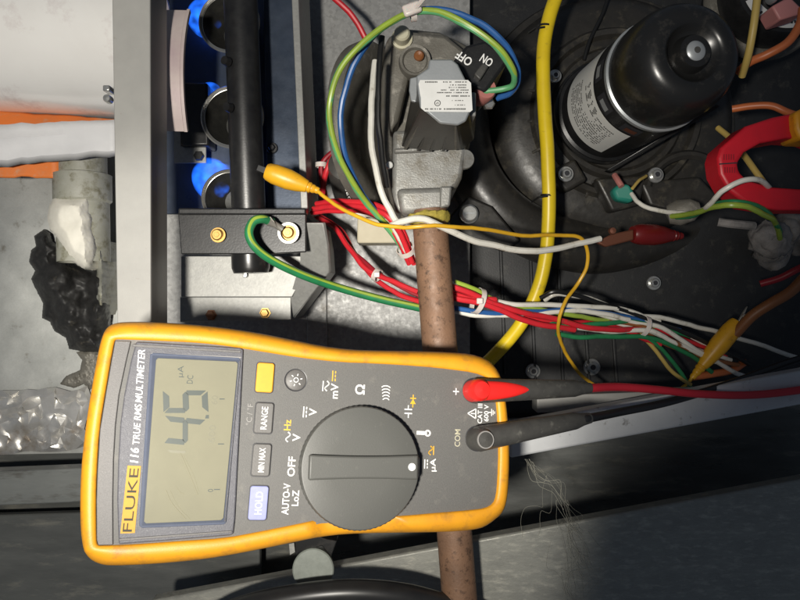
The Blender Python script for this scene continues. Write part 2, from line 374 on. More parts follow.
# lower lip of the cabinet
struct(MB().plate([(-160, 478), (135, 466), (135, 500), (-160, 512)], 34, 12), 'lower_shelf', 'shelf_steel', bevel=.8)
struct(MB().plate([(-160, 452), (980, 395), (980, 800), (-160, 800)], -6, 3), 'lower_pan', 'dark_steel', bevel=.5)
struct(MB().plate([(-160, 520), (260, 507), (260, 700), (-160, 700)], 14, 6), 'lower_tray', 'dark_steel', bevel=1)
struct(MB().plate([(150, 601), (980, 446), (980, 800), (150, 800)], 70, 9), 'front_ledge', 'galv_dusty', bevel=1.2)

# =================================================================== STRUCTURAL THINGS
t = thing('cabinet_post', 'flat grey painted steel post left of the burners, running under the multimeter', 'post', P(131, 330, 84))
build(MB().plate([(111, -60), (150, -60), (151, 440), (119, 440)], 117, 2.2), 'front_flange', 'post_paint', t, bevel=.5)
build(MB().prism([P(147.5, -60, 114.6), P(150, -60, 114.6), P(151, 440, 114.6), P(148.5, 440, 114.6)], (0, 0, -22)), 'side_flange', 'post_paint', t, bevel=.3)
t = tag(build(MB().plate([(510, 458.5), (509, 424), (980, 338), (980, 372)], 80, 10), 'cross_rail', 'rail_paint', bevel=1.4), 'long grey painted steel rail slanting right from below the black plug', 'rail')
tag(build(MB().plate([(537, 396), (700, 390), (700, 404), (537, 413)], 64, 14), 'support_strip', 'post_paint', bevel=.6), 'short beige steel strip between the red and black plugs', 'strip')

# vent pipe, gaskets and sheet at upper left
a = P(-60, 33, 44); b_ = P(150, 42, 44)
t = thing('vent_pipe', 'glossy white metal vent pipe lying across the upper left corner', 'pipe', P(60, 40, 0))
ax = (b_-a)
build(MB().lathe([(43, 0), (43, ax.length), (41, ax.length), (41, 0)], a, ax, 72), 'pipe_wall', 'white_duct', t)
c0 = P(166, 64, 28); c0.x = -118; c0.y = 117
build(MB().lathe([(60, -7), (60, 8.5), (60.8, 9), (60.8, 10.5), (58.5, 10.5), (58.5, -7)], c0, (1, -.02, 0), 30, a0=R(-31), a1=R(31), ref=(0, 0, 1)), 'end_collar', 'pink_duct', t)
b2 = build(MB().box(P(109, 90, 84), (3.5, 3, 7)), 'clamp_bolt', 'screw_steel', t, bevel=.6)
build(MB().lathe([(0, 2.2), (1.7, 2), (2.1, 1), (2.1, -2)], P(108, 99, 86), (0, 0, 1), 12), 'clamp_screw', 'screw_steel', t)
def band(poly_top, poly_bot, z_fn, n=26, th=2.0):
    mb = MB(); vv = []
    for i in range(n+1):
        q = i/n
        xt = poly_top[0][0]+(poly_top[1][0]-poly_top[0][0])*q; yt = poly_top[0][1]+(poly_top[1][1]-poly_top[0][1])*q
        xb = poly_bot[0][0]+(poly_bot[1][0]-poly_bot[0][0])*q; yb = poly_bot[0][1]+(poly_bot[1][1]-poly_bot[0][1])*q
        yt += 1.6*noise.noise(Vector((xt*.07, yt*.05, 2))); yb += 2.2*noise.noise(Vector((xb*.06, yb*.05, 7)))+.6*noise.noise(Vector((xb*.35, 0, 7)))
        for j in range(7):
            w = j/6; vv.append(P(xt+(xb-xt)*w, yt+(yb-yt)*w, z_fn(q, w)))
    fs = []
    for i in range(n):
        for j in range(6):
            k = i*7+j; fs.append((k, k+1, k+8, k+7))
    return mb.add(vv, fs)
tag(build(band([(-60, 105), (114, 119)], [(-60, 131), (114, 121.5)], lambda q, w: 45+8*math.sin(q*3)*w), 'gasket_strip', 'orange_gasket', solid=2.0), 'thin orange gasket wedge showing right under the white vent pipe', 'gasket')
tag(build(band([(-60, 127), (116, 119.5)], [(-60, 172), (116, 156)], lambda q, w: 54+1.0*math.sin(q*6+w*2)+3.4*math.exp(-((w-.38+.1*q)/.10)**2)*(1-.8*q)-4*max(0, w-.85)/.15), 'insulation_sheet', 'white_sheet', solid=2.5), 'white folded insulation sheet between two orange strips, left of the post', 'insulation')
tag(build(band([(-60, 160), (58, 157)], [(-60, 176), (58, 178)], lambda q, w: 40+1.5*math.sin(q*5), n=16), 'orange_tag', 'orange_gasket', solid=1.5), 'orange strip with a cut end below the white insulation sheet', 'strip')

# drain fitting, sealing putty, burnt insulation, foil
t = thing('drain_fitting', 'dirty grey plastic pipe fitting with collar, capped with white putty', 'fitting', P(85, 190, 4))
a = P(82, 140, 28); b_ = P(84, 262, 28); ax = b_-a; Ln = ax.length
build(MB().lathe([(13.5, 0), (13.5, Ln*.28)], a, ax, 40), 'pipe', 'grey_pvc', t)
build(MB().lathe([(13.5, Ln*.28), (16, Ln*.29), (16, Ln*.5), (14.5, Ln*.52), (14.5, Ln)], a, ax, 40), 'collar', 'grey_pvc', t)
poly = [(54, 197), (64, 194), (76, 195), (88, 197), (91, 204), (90, 212), (93, 218), (92, 228), (94, 236), (96, 248), (95, 258), (91, 268), (84, 269), (76, 264), (66, 258), (61, 248), (57, 238), (50, 230), (47, 218), (49, 206)]
def zput(x, y, e): return 37+9.5*min(1, (e/11))**.6 + 1.4*noise.noise(Vector((x*.07, y*.07, 0)))+.15*noise.noise(Vector((x*.4, y*.4, 5)))
build(mound(poly, 1.3, zput, 24), 'putty_cap', 'putty', t)
poly = [(34, 236), (44, 229), (50, 233), (52, 241), (60, 247), (60, 254), (70, 262), (82, 267), (92, 271), (97, 264), (103, 256), (110, 262), (112, 300), (110, 330), (104, 338), (101, 352), (84, 352), (69, 349), (66, 338), (54, 331), (50, 322), (42, 318), (43, 303), (36, 290), (31, 279), (35, 271), (29, 262), (31, 250), (36, 246)]
def zch(x, y, e):
    v = Vector((x*.045, y*.045, 1))
    return 6+22*min(1, e/14)**.5 + (10*noise.noise(v*.9)+3*noise.noise(v*2.0+Vector((3, 3, 0)))+.5*noise.noise(v*6))*min(1, e/8)
tag(build(mound(poly, 1.0, zch, 3), 'burnt_insulation', 'char', angle=70), 'charred black lump of burnt insulation beside the post', 'debris')
poly = [(92, 250), (104, 240), (108, 262), (106, 300), (100, 318), (95, 296), (97, 272)]
tag(build(mound(poly, 1.6, lambda x, y, e: 24+14*min(1, e/7)+2.2*noise.noise(Vector((x*.25, y*.25, 2))), 3), 'insulation_scrap', 'grey_pvc', angle=60), 'frayed greyish scrap wedged between putty and burnt lump', 'debris')
poly = [(76, 352), (90, 350), (104, 353), (106, 362), (98, 372), (97, 384), (90, 390), (84, 384), (74, 388), (60, 384), (66, 376), (80, 370), (82, 360)]
tag(build(mound(poly, 1.0, lambda x, y, e: 4.6+1.6*min(1, e/4)+1.8*abs(noise.noise(Vector((x*.3, y*.3, 4))))*min(1, e/2), 3.5), 'rust_scale', 'valve_dirty', angle=60), 'thin greyish brown crumbly scale between the burnt lump and the foil', 'debris')
poly = [(-40, 392), (10, 391), (55, 388), (70, 392), (88, 386), (92, 405), (84, 428), (92, 446), (60, 452), (30, 452), (-40, 458)]
from mathutils.geometry import delaunay_2d_cdt
rndf = random.Random(5); pts2 = []
for k in range(len(poly)):
    a_, b_ = Vector(poly[k]), Vector(poly[(k+1) % len(poly)]); n_ = max(1, int((b_-a_).length/8))
    pts2 += [a_.lerp(b_, q/n_)+Vector((rndf.uniform(-1, 1), rndf.uniform(-1, 1))) for q in range(n_)]
nb = len(pts2)
while len(pts2) < nb+330:
    x, y = rndf.uniform(-40, 92), rndf.uniform(388, 456)
    if in_poly(x, y, poly) and edge_dist(x, y, poly) > 2.5: pts2.append(Vector((x, y)))
vv, _, ff, _, _, _ = delaunay_2d_cdt(pts2, [(k, (k+1) % nb) for k in range(nb)], [], 1, 1e-4)
mb = MB()
mb.v = [P(q.x, q.y, 6+(0 if edge_dist(q.x, q.y, poly) < 2 else 9*abs(noise.noise(Vector((q.x*.035+q.y*.02, q.y*.07, 2))))+rndf.uniform(0, 2.2))) for q in vv]
mb.f = [tuple(f) for f in ff]
for f in range(len(mb.f)):
    a_, b_, c_ = [mb.v[q] for q in mb.f[f][:3]]
    if (b_-a_).cross(c_-a_).z < 0: mb.f[f] = mb.f[f][::-1]
tag(build(mb, 'foil_tape', 'foil', angle=42), 'crinkled silver foil tape on the wall left of the multimeter', 'foil')

# =================================================================== BURNER BOX
t = thing('burner_box_wall', 'upright thin steel wall edge on the right of the burner compartment', 'sheet', P(300, 110, 0))
build(MB().prism([P(289, -60, 66), P(296, -60, 66), P(308, 212, 66), P(301, 212, 66)], (0, 0, -48)), 'wall_sheet', 'bracket_steel', t, bevel=.4)
build(MB().plate([(262, -60), (289.5, -60), (301.5, 212), (268, 212)], 38, 1.5), 'inner_flange', 'burner_steel_blue_lit', t, bevel=.3)
def burner(px_, py_, r, label):
    c = P(px_, py_, 30)
    t = thing('burner_tube', label, 'burner', (c.x, c.y, 16), 'burner tubes in the blue lit compartment')
    build(MB().lathe([(r*.72, -8), (r*.80, 0), (r*.94, 6), (r, 9), (r*1.02, 10), (r*.98, 10.3), (r*.86, 5), (r*.62, -4), (r*.5, -9), (0, -9)], c, (0, 0, 1), 48), 'cup', 'burner_cup', t)
    build(MB().lathe([(r*.94, 9.6), (r*1.03, 10), (r*1.06, 10.8), (r*1.02, 11.4), (r*.94, 10.6)], c, (0, 0, 1), 64), 'rim', 'chrome', t)
    build(MB().lathe([(2.2, -9), (2.0, -2), (1.0, 0), (0, 0)], c, (0, 0, 1), 16), 'orifice', 'brass_screw', t)
burner(234, 30, 16.5, 'uppermost round burner tube half hidden behind the black manifold')
burner(237, 122, 17.0, 'middle round burner tube with bright rim behind the black manifold')
burner(234, 200, 15.0, 'lowest round burner tube just above the black bracket')
def flame(pts, rr, label):
    c = sum(pts, Vector())/len(pts)
    t = build(MB().tube(smooth_path(pts, 5), [rr*math.sin(math.pi*(.12+.80*i/((len(pts)-1)*5))) for i in range((len(pts)-1)*5+1)], 14), 'burner_flame', 'flame', sub=1)
    tag(t, label, 'flame', 'blue gas flames')
flame([P(204, 2, 20), P(205, 14, 22), P(212, 24, 24), P(220, 30, 24)], 12, 'dim blue gas flame at the uppermost burner')
flame([P(209, 84, 22), P(210, 92, 23), P(208, 101, 24)], 7, 'small bright blue flame left of the middle burner')
flame([P(212, 160, 20), P(212, 174, 22), P(220, 186, 24), P(228, 192, 24)], 13.5, 'largest blue flame, just above the black bracket')
bl = MB().plate([(178, 82), (207, 82), (209, 146), (180, 146)], 34, 16); 
t = tag(build(bl, 'igniter_block', 'black_paint', bevel=1.5), 'black igniter block beside the middle burner', 'block')
t = thing('igniter_bracket', 'small steel angle with one screw under the igniter block', 'bracket', P(193, 152, 18))
build(MB().plate([(174, 128), (181, 128), (181, 146), (206, 146), (206, 163), (174, 163)], 30, 1.5), 'angle_plate', 'bracket_steel', t, bevel=.3)
build(MB().lathe([(0, 2), (2.6, 2), (3, 1.2), (3, -2)], P(199, 156, 31), (0, 0, 1), 6), 'screw', 'black_paint', t)
def screw(px_, py_, z, r, m, label, slot=True, name='screw', group=None, hex_=True):
    c = P(px_, py_, z); t = thing(name, label, 'screw', c, group)
    build(MB().lathe([(0, .25), (r*1.45, .25), (r*1.55, -.2), (r*1.55, -.8), (0, -.8)], c, (0, 0, 1), 28), 'washer', m, t)
    build(MB().lathe([(0, 2.6), (r*.78, 2.6), (r, 2.0), (r, .2)], c, (0, 0, 1), 6 if hex_ else 20), 'head', m, t)
    if slot: build(MB().lathe([(0, 2.7), (r*.5, 2.7), (r*.5, 2.55)], c, (0, 0, 1), 12), 'recess', 'brass_screw' if m == 'brass_screw' else 'meter_groove', t)
    return t
screw(272, 148, 40, 2.0, 'black_paint', 'black screw in the burner wall right of the manifold')

# manifold pipe and its black bracket
t = thing('manifold_pipe', 'thick black gas manifold pipe standing upright in the burner compartment', 'pipe', P(243, 130, 50))
a = P(238, -70, 66); b_ = P(251, 273, 64); ax = b_-a; Ln = ax.length
build(MB().lathe([(8.9, 0), (8.9, Ln*.985), (8.2, Ln), (0, Ln)], a, ax, 40), 'pipe_wall', 'black_paint', t)
build(MB().lathe([(8.9, Ln*.93), (10.0, Ln*.935), (10.0, Ln*.985), (9.0, Ln*1.0), (0, Ln*1.0)], a, ax, 40), 'end_cap', 'black_gloss', t)
for k, (x, y) in enumerate(((228, 62), (230, 108))):
    build(MB().lathe([(0, 3), (2.2, 3), (2.6, 0)], P(x, y, 74), (-.5, 0, 1), 12), 'tapping_boss', 'black_paint', t)
t = thing('manifold_bracket', 'black steel bracket with two brass screws holding the manifold pipe', 'bracket', P(243, 232, 30))
build(MB().plate([(178, 214), (306, 214), (306, 252), (270, 254), (181, 254)], 78, 2.2), 'face_plate', 'black_paint', t, bevel=.5)
build(MB().plate([(178, 208), (306, 208), (306, 214.5), (178, 214.5)], 81, 8), 'top_lip', 'black_paint', t, bevel=.8)
for x, y in ((218, 235), (288.5, 233)):
    c = P(x, y, 80.5)
    s_ = build(MB().lathe([(0, 2.6), (2.3, 2.6), (2.9, 1.9), (2.9, .1), (3.8, .1), (3.9, -.5)], c, (0, 0, 1), 24), 'screw_head', 'brass_screw', t)
    build(MB().lathe([(0, 2.9), (1.3, 2.9), (1.5, 2.5)], c, (0, 0, 1), 6), 'screw_recess', 'brass_screw', s_)
# lower galvanised bracket: folded plate
t = thing('mounting_bracket', 'folded bare steel mounting bracket with round hole below the black bracket', 'bracket', P(250, 290, 0))
build(MB().plate([(181, 256), (300, 256), (312, 262), (292, 297), (181, 297)], 52, 1.6), 'shelf_plate', 'bracket_steel', t, bevel=.4)
build(MB().plate([(180, 297), (291, 297), (291, 320), (180, 322)], 46, 1.6), 'foot_plate', 'bracket_steel', t, bevel=.4)
mb = MB(); q = [P(300, 223, 76), P(323, 223, 76), P(327, 246, 70), P(329, 272, 60), P(293, 318, 44), P(290, 296, 50), P(300, 262, 60)]
mb.prism(q, (1.2, .6, -1.8)); build(mb, 'side_wing', 'bracket_steel', t, bevel=.4)
build(MB().prism([P(323, 225, 75), P(327, 247, 69), P(329, 272, 59), P(294, 319, 43)], (-.6, 1, -42)), 'side_web', 'bracket_steel', t, bevel=.3)
build(MB().lathe([(0, 1.6), (1.2, 1.5), (1.6, .4), (1.6, -.2)], P(245, 275, 54), (0, 0, 1), 12), 'rivet', 'screw_steel', t)
build(MB().lathe([(0, 2.2), (2.0, 2.2), (2.5, 1.6), (2.5, 0), (3.2, 0), (3.2, -.4)], P(265, 313, 47), (0, 0, 1), 6), 'bright_screw', 'brass_screw', t)
build(MB().lathe([(0, 2.2), (2.0, 2.2), (2.5, 1.6), (2.5, 0), (3.2, 0), (3.2, -.4)], P(211, 315, 47), (0, 0, 1), 6), 'dull_screw', 'w_brown', t)

# =================================================================== GAS VALVE
t = thing('gas_valve', 'grimy cast aluminium gas valve with grey coil cover and on off switch', 'valve', P(430, 130, 0))
build(MB().plate([(386, 36), (402, 26), (440, 30), (470, 44), (476, 80), (470, 150), (392, 205), (380, 160), (381, 80)], 74, 60), 'casting', 'valve_dirty', t, bevel=4, seg=3)
a = P(380, 40, 62); b_ = P(382, 205, 62)
build(MB().lathe([(0, -5), (40, -5), (45, -2), (46, 3), (44, 6), (0, 6)], P(372, 128, 46), (.90, -.03, .43), 64), 'diaphragm_cover', 'valve_dirty', t)
build(MB().plate([(393, 130), (466, 128), (466, 152), (462, 178), (458, 186), (452, 190), (396, 214), (392, 190)], 92, 60), 'outlet_block', 'cast_aluminium', t, bevel=2.2, seg=3)
build(MB().plate([(396, 188), (452, 186), (446, 212), (401, 214)], 97, 40), 'outlet_neck', 'cast_aluminium', t, bevel=3, seg=3)
build(MB().plate([(440, 186), (452, 186), (450, 206), (440, 208)], 100, 12), 'outlet_rib', 'cast_aluminium', t, bevel=1)
build(MB().plate([(394, 148), (432, 146), (432, 151), (394, 153)], 95, 6), 'casting_step', 'cast_aluminium', t, bevel=1)
build(MB().lathe([(0, 5), (4.4, 5), (5, 4), (5, -8)], P(462, 160, 86), (.3, -.1, 1), 24), 'side_plug', 'cast_aluminium', t)
build(MB().plate([(392, 40), (408, 30), (446, 34), (466, 50), (462, 68), (440, 62), (410, 70), (398, 120), (390, 132), (387, 100)], 90, 20), 'upper_casting', 'valve_dirty', t, bevel=2.5)
build(MB().lathe([(0, 7), (3.0, 7), (3.8, 6), (4.0, 0), (5.2, -.2), (5.4, -6)], P(402, 38, 92), (0, 0, 1), 28), 'pressure_port', 'print_pale', t)
build(MB().lathe([(0, 1), (5.5, 1), (6.3, 2.6), (7.5, 2.8), (8, 0), (8, -5)], P(415, 62, 92), (0, 0, 1), 36), 'regulator_boss', 'valve_dirty', t)
build(MB().lathe([(0, 1.6), (1.6, 2), (2.4, 1.2), (2.6, 0)], P(419, 56, 95), (0, 0, 1), 16), 'regulator_screw', 'w_brown', t)
# coil
cov = [(429, 60), (431, 59), (452, 59), (458, 64), (470, 88), (471, 101), (470, 112), (466, 121), (458, 125), (440, 123), (428, 113), (420, 107), (418, 92), (416, 76), (428, 68)]
zt = 137
ct = [P(x, y, zt-2.2) for x, y in ((420, 74), (456, 64), (471, 92), (469, 114), (458, 124), (438, 122), (420, 107))]
cb = [P(x, y, 96) for x, y in ((414, 84), (456, 84), (477, 104), (474, 140), (462, 150), (426, 151), (401, 147))]
mb = MB(); mb.v = ct+cb; mb.f = [(6, 5, 4, 3, 2, 1, 0), (7, 8, 9, 10, 11, 12, 13)]+[(i, (i+1) % 7, 7+(i+1) % 7, 7+i) for i in range(7)]
build(mb, 'coil_body', 'coil_cover', t, bevel=.8)
cp = build(MB().plate(cov, zt, 2.0), 'coil_cover', 'stamped_zinc', t, bevel=.7)
build(MB().plate([(410, 78), (418, 76), (421, 96), (419, 103), (411, 101), (409, 90)], 116, 2), 'mount_ear', 'stamped_zinc', t, bevel=.5)
build(MB().prism([P(470, 92, 128), P(476, 92, 128), P(476, 116, 128), P(469, 116, 128)], (0, 0, -30)), 'coil_frame', 'bracket_steel', t, bevel=.6)
for k in range(5):
    f = k/4; xa = 404+f*50; xb = 424+f*30
    build(MB().prism([P(xa, 147.5+2*math.sin(f*3), 97), P(xa+2.2, 147.5+2*math.sin(f*3), 97), P(xb+1.8, 112+14*f**.5-2*f, 131), P(xb, 112+14*f**.5-2*f, 131)], (.2, -1.2, .6)), 'cooling_fin', 'valve_dirty' if k in (0, 4) else 'coil_cover', t)
lab = build(MB().prism([P(420, 80, zt+.35), P(468, 80, zt+.35), P(471, 83, zt+.35), P(472.5, 110, zt+.35), P(470, 112, zt+.35), P(425, 111.5, zt+.35), P(421, 108, zt+.35), P(421, 98, zt+.35), P(420, 94, zt+.35), P(418.5, 84, zt+.35)], (0, 0, -.25)), 'rating_label', 'label_paper', t)
pr = MB(); zz = zt+.45
def scribble(mb, x0, x1, y, h, z, seed, gap=.25):
    rnd = random.Random(seed); x = x0
    while x < x1-.5:
        w = rnd.uniform(.6, 1.5); w = min(w, x1-x)
        if rnd.random() > gap:
            mb.add([P(x, y-h/2*rnd.uniform(.6, 1), z), P(x, y+h/2, z), P(x+w*.72, y+h/2*rnd.uniform(.5, 1), z), P(x+w*.72, y-h/2, z)], [(0, 1, 2, 3)])
        x += w
for k, (x0, x1, y, h, gp) in enumerate(((425, 438, 82, 1.4, .1), (443, 452, 82, 1.3, .12), (455, 467, 82, 1.3, .15), (450, 468, 85, 1.2, .2), (447, 468, 87.5, 1.2, .2), (441, 469, 90, 1.2, .2), (437, 469, 92.6, 1.3, .2), (444, 470, 96, 1.5, .2), (452, 464, 100.5, 1.0, .3), (454, 467, 105, 1.0, .4), (425, 466, 109, 1.6, .12))):
    scribble(pr, x0, x1, y, h, zz, k, gp)
c = P(437.5, 103, zz)
pr.lathe([(1.05, 0), (1.35, 0)], c, (0, 0, 1), 20)
put_text(pr, 'SP', c, (-1, 0, 0), (0, -1, 0), 1.3, 1.0)
build(pr, 'fine_print', 'print_dark', lab)
# switch
sw = build(MB().plate([(452, 62), (466, 45), (486, 40), (502, 52), (508, 62), (486, 92), (470, 88)], 120, 34), 'switch_housing', 'black_paint', t, bevel=1.5)
q = [P(474, 74, 123), P(483, 62, 123), P(489, 66, 123), P(480, 80, 123)]
build(MB().prism(q, (0, 0, -4)), 'switch_lever', 'plug_black', sw, bevel=.6)
st = MB()
rgt = (P(455, 57, 120.3)-P(467, 65, 120.3)).normalized(); upv = Vector((-rgt.y, rgt.x, 0))
upv = upv if upv.y < 0 else -upv
put_text(st, 'OFF', P(464, 58.5, 120.3), rgt, upv, 7.6, 4.0, bold=.02)
put_text(st, 'ON', P(486.5, 60.5, 120.3), rgt, upv, 5.6, 4.0, bold=.02)
build(st, 'switch_lettering', 'print_white', sw)
g = build(MB().lathe([(0, 3), (2.1, 3), (2.6, 4.6), (4.6, 4.6), (5.4, 3), (5.4, -6)], P(483, 91, 114), (.2, 0, 1), 24), 'grommet', 'rosy_plastic', t)
build(MB().lathe([(0, 3), (2.0, 3), (2.8, 2.2), (2.8, -2)], P(488, 104, 105), (.2, -.2, 1), 6), 'cover_screw', 'screw_steel', t)
build(MB().lathe([(0, 2.4), (2.0, 2.4), (2.6, 1.8), (2.6, -2)], P(443, 147, 95), (.1, -.2, 1), 6), 'body_screw', 'screw_steel', t)
build(MB().lathe([(0, 2.4), (1.6, 2.4), (2.0, 1.8), (2.0, -2)], P(389, 165, 92), (.1, -.2, 1), 12), 'edge_screw', 'screw_steel', t)

t = thing('gas_pipe', 'rusty brown iron gas pipe passing behind the multimeter', 'pipe', P(445, 400, 86))
a = P(429, 210, 92); b_ = P(466, 680, 94); ax = b_-a; Ln = ax.length
build(MB().lathe([(8.6, 0), (8.6, Ln)], a, ax, 48), 'pipe_wall', 'rust_pipe', t)
tp = MB(); tp.lathe([(8.4, 0), (10.2, .8), (10.6, 2.6), (10.0, 4.5), (8.7, 5.6)], P(428.5, 212.5, 92), ax, 48)
for v in tp.v: v += Vector((noise.noise(v*.5), noise.noise(v*.5+Vector((5, 0, 0))), noise.noise(v*.5+Vector((0, 8, 0)))))*.9
build(tp, 'thread_sealant', 'thread_paste', t)

# grey capsule and cream board behind the wires
t = thing('condensate_trap', 'dark grey rounded cylinder behind the green and blue wires', 'trap', P(352, 180, 0))
build(MB().lathe([(0, 30), (6, 29.5), (9.5, 27), (11, 22), (11, -25)], P(349, 182, 20), (0, .2, 1), 36), 'body', 'plug_black', t)
stx = MB()
for k in range(9): put_text(stx, random.choice('0358E46'), P(338+k*1.4, 163+k*4.4, 50.6-abs(k-4)*.5), (.3, -1, 0), (1, .3, 0), 1.9, 1.3)
build(stx, 'stamped_code', 'print_white', t)
tag(build(MB().plate([(358, 186), (366, 186), (366, 218), (400, 218), (400, 243), (357, 243)], 22, 20), 'cream_block', 'cream_board', bevel=.8), 'cream coloured block behind the crossing red wires', 'block')

# =================================================================== INDUCER BLOWER
mx_, mz = P(606, 116, 20), 20
axm = (P(690, 62, 118)-P(600, 122, 16)).normalized()
hc = P(604, 124, -14)
t = thing('blower_housing', 'round black plastic blower housing behind the thick yellow cable', 'housing', hc)
build(MB().lathe([(0, 26), (34, 26), (36, 28), (39, 28), (41, 25), (46, 24), (48, 27), (51, 27.5), (53, 24), (60, 23.5), (68, 21), (74, 16.5), (78.5, 9), (80, 2), (84, 1.5), (85, 0), (85, -2)], hc, (0, 0, 1), 96), 'volute_shell', 'black_plastic', t)
for a_, r0, r1 in ((205, 52, 84), (228, 52, 84), (250, 50, 86), (185, 50, 82), (165, 52, 82), (272, 50, 86), (296, 50, 86)):
    d_ = Vector((math.cos(R(a_)), math.sin(R(a_)), 0)); n_ = Vector((-d_.y, d_.x, 0))
    mb = MB(); mb.prism([hc+d_*r0+n_*.9+Vector((0, 0, 27)), hc+d_*r1+n_*.9+Vector((0, 0, 5)), hc+d_*r1-n_*.9+Vector((0, 0, 5)), hc+d_*r0-n_*.9+Vector((0, 0, 27))], (0, 0, -6)); build(mb, 'rib', 'black_plastic', t, bevel=.4)
sn = MB(); sn.tube(smooth_path([P(470, 60, 0), P(462, 120, 6), P(476, 180, 8), P(520, 226, 6), P(590, 248, -4), P(660, 236, -26), P(720, 220, -40)], 10), [15, 15.2, 15.4, 15.6, 15.8, 16, 16, 16, 16, 16]+[16.5]*51, 24)
build(sn, 'scroll_duct', 'black_plastic', t)
build(MB().plate([(448, 218), (468, 196), (492, 206), (520, 240), (505, 252), (470, 240), (452, 232)], 30, 5), 'mount_lug', 'black_plastic', t, bevel=1.2)
for pts in ([(595, 178), (648, 175), (640, 205), (612, 212)], [(640, 182), (700, 176), (722, 200), (690, 216), (650, 206)], [(548, 172), (575, 158), (588, 180), (566, 192)]):
    build(MB().plate(pts, 22, 12), 'cover_pad', 'black_plastic', t, bevel=2, seg=3)
build(MB().lathe([(22, 0), (24, 2), (26, 2), (27.5, 0)], P(688, 196, 22), (0, 0, 1), 40, a0=.3, a1=2.9), 'raised_arc', 'black_plastic', t)

t = thing('blower_motor', 'black round blower motor with domed cap and silver band', 'motor', P(604, 120, 12))
o0 = P(604, 113, 14); cap = P(703, 46, 118); axm = (cap-o0).normalized(); LM = (cap-o0).length
build(MB().lathe([(30, -4), (30, 3), (28.2, 4), (28.2, LM*.60), (26, LM*.62)], o0, axm, 72), 'motor_body', 'black_paint', t)
build(MB().lathe([(30.2, -2), (31.4, -1), (31.4, 1.5), (30.2, 2.5)], o0, axm, 72), 'base_ring', 'black_gloss', t)
build(MB().lathe([(27.4, LM*.60), (28.4, LM*.605), (28.5, LM*.628), (27.4, LM*.635)], o0, axm, 72), 'silver_band', 'stamped_zinc', t)
capm = build(MB().lathe([(27.3, LM*.632), (27.7, LM*.70), (27.2, LM*.80), (25.6, LM*.87), (22.5, LM*.925), (18.5, LM*.945), (15.5, LM*.945), (13.2, LM*.93), (11.5, LM*.90), (9.0, LM*.895), (8.2, LM*.93), (7.4, LM*.945), (0, LM*.945)], o0, axm, 96), 'end_cap', 'black_gloss', t, angle=60)
build(MB().lathe([(0, LM*.945+1.5), (3.4, LM*.945+1.3), (4.6, LM*.945+.4), (4.8, LM*.945-1.5)], o0, axm, 28), 'shaft_end', 'stamped_zinc', capm)
build(MB().lathe([(0, LM*.945+1.8), (1.4, LM*.945+1.75), (1.6, LM*.945+1.3)], o0, axm, 16), 'shaft_dimple', 'plug_black', capm)
lab = build(MB().lathe([(28.45, LM*.13), (28.45, LM*.48)], o0, axm, 30, a0=R(132), a1=R(254), ref=(1, 0, 0)), 'rating_label', 'label_silver', t)
lp = MB(); rnd = random.Random(3)
for k in range(11):
    hz = LM*(.19+.022*k); a_ = 165 if k < 7 else 214
    while a_ < 240:
        w = rnd.uniform(.8, 2.4)
        if rnd.random() > .25: lp.lathe([(28.55, hz), (28.55, hz+LM*.010)], o0, axm, 2, a0=R(a_), a1=R(a_+w*.7), ref=(1, 0, 0))
        a_ += w
for k in range(5):
    for (aa, w_) in ((176, 5), (184, 9), (196, 4), (203, 8)): lp.lathe([(28.58, LM*(.385+.014*k)), (28.58, LM*(.393+.014*k))], o0, axm, 3, a0=R(aa+(k*7) % 4), a1=R(aa+w_-(k*5) % 3), ref=(1, 0, 0))
build(lp, 'fine_print', 'print_dark', lab)
for a_ in (196, 236, 160):
    q = build(MB().lathe([(28.4, LM*.50), (28.4, LM*.585)], o0, axm, 8, a0=R(a_), a1=R(a_+22), ref=(1, 0, 0)), 'vent_slot', 'meter_groove', t)
    build(MB().lathe([(28.6, LM*.515), (28.6, LM*.555)], o0, axm, 6, a0=R(a_+5), a1=R(a_+18), ref=(1, 0, 0)), 'winding', 'copper' if a_ == 236 else 'stamped_zinc', q)
build(MB().prism([P(716, 104, 50), P(722, 106, 50), P(612, 172, 26), P(606, 170, 26)], (0, 0, -5)), 'motor_strap', 'black_gloss', t, bevel=.6)

for (x, y, z, r, lb) in ((566, 174, 26, 3.0, 'silver screw beside the yellow cable at the motor foot'), (656, 175, 26, 3.0, 'silver screw right of the teal wire nut'), (555, 76, 20, 2.6, 'silver screw touching the right side of the yellow cable, above the others'),
                         (533, 371, -14, 3.2, 'screw on the black deck just above the red plug'), (592, 367, -14, 3.6, 'screw on the black deck above the red lead, farther from the multimeter'), (654, 283, -10, 3.0, 'dim screw in the dark gap above the wire bundle')):
    screw(x, y, z, r, 'screw_steel', lb, name='machine_screw', group='machine screws', hex_=False)
c = P(469, 214, 33)
t = thing('lug_bolt', 'large silver bolt in the black lug beside the gas pipe', 'bolt', c)
build(MB().lathe([(0, 4), (4.0, 4), (4.9, 3.2), (4.9, 0), (5.6, -.2), (5.6, -1)], c, (0, 0, 1), 32), 'head', 'screw_steel', t)
build(MB().box(c+Vector((0, 0, 4.0)), (6, .8, .3)), 'head_mark', 'stamped_zinc', t)

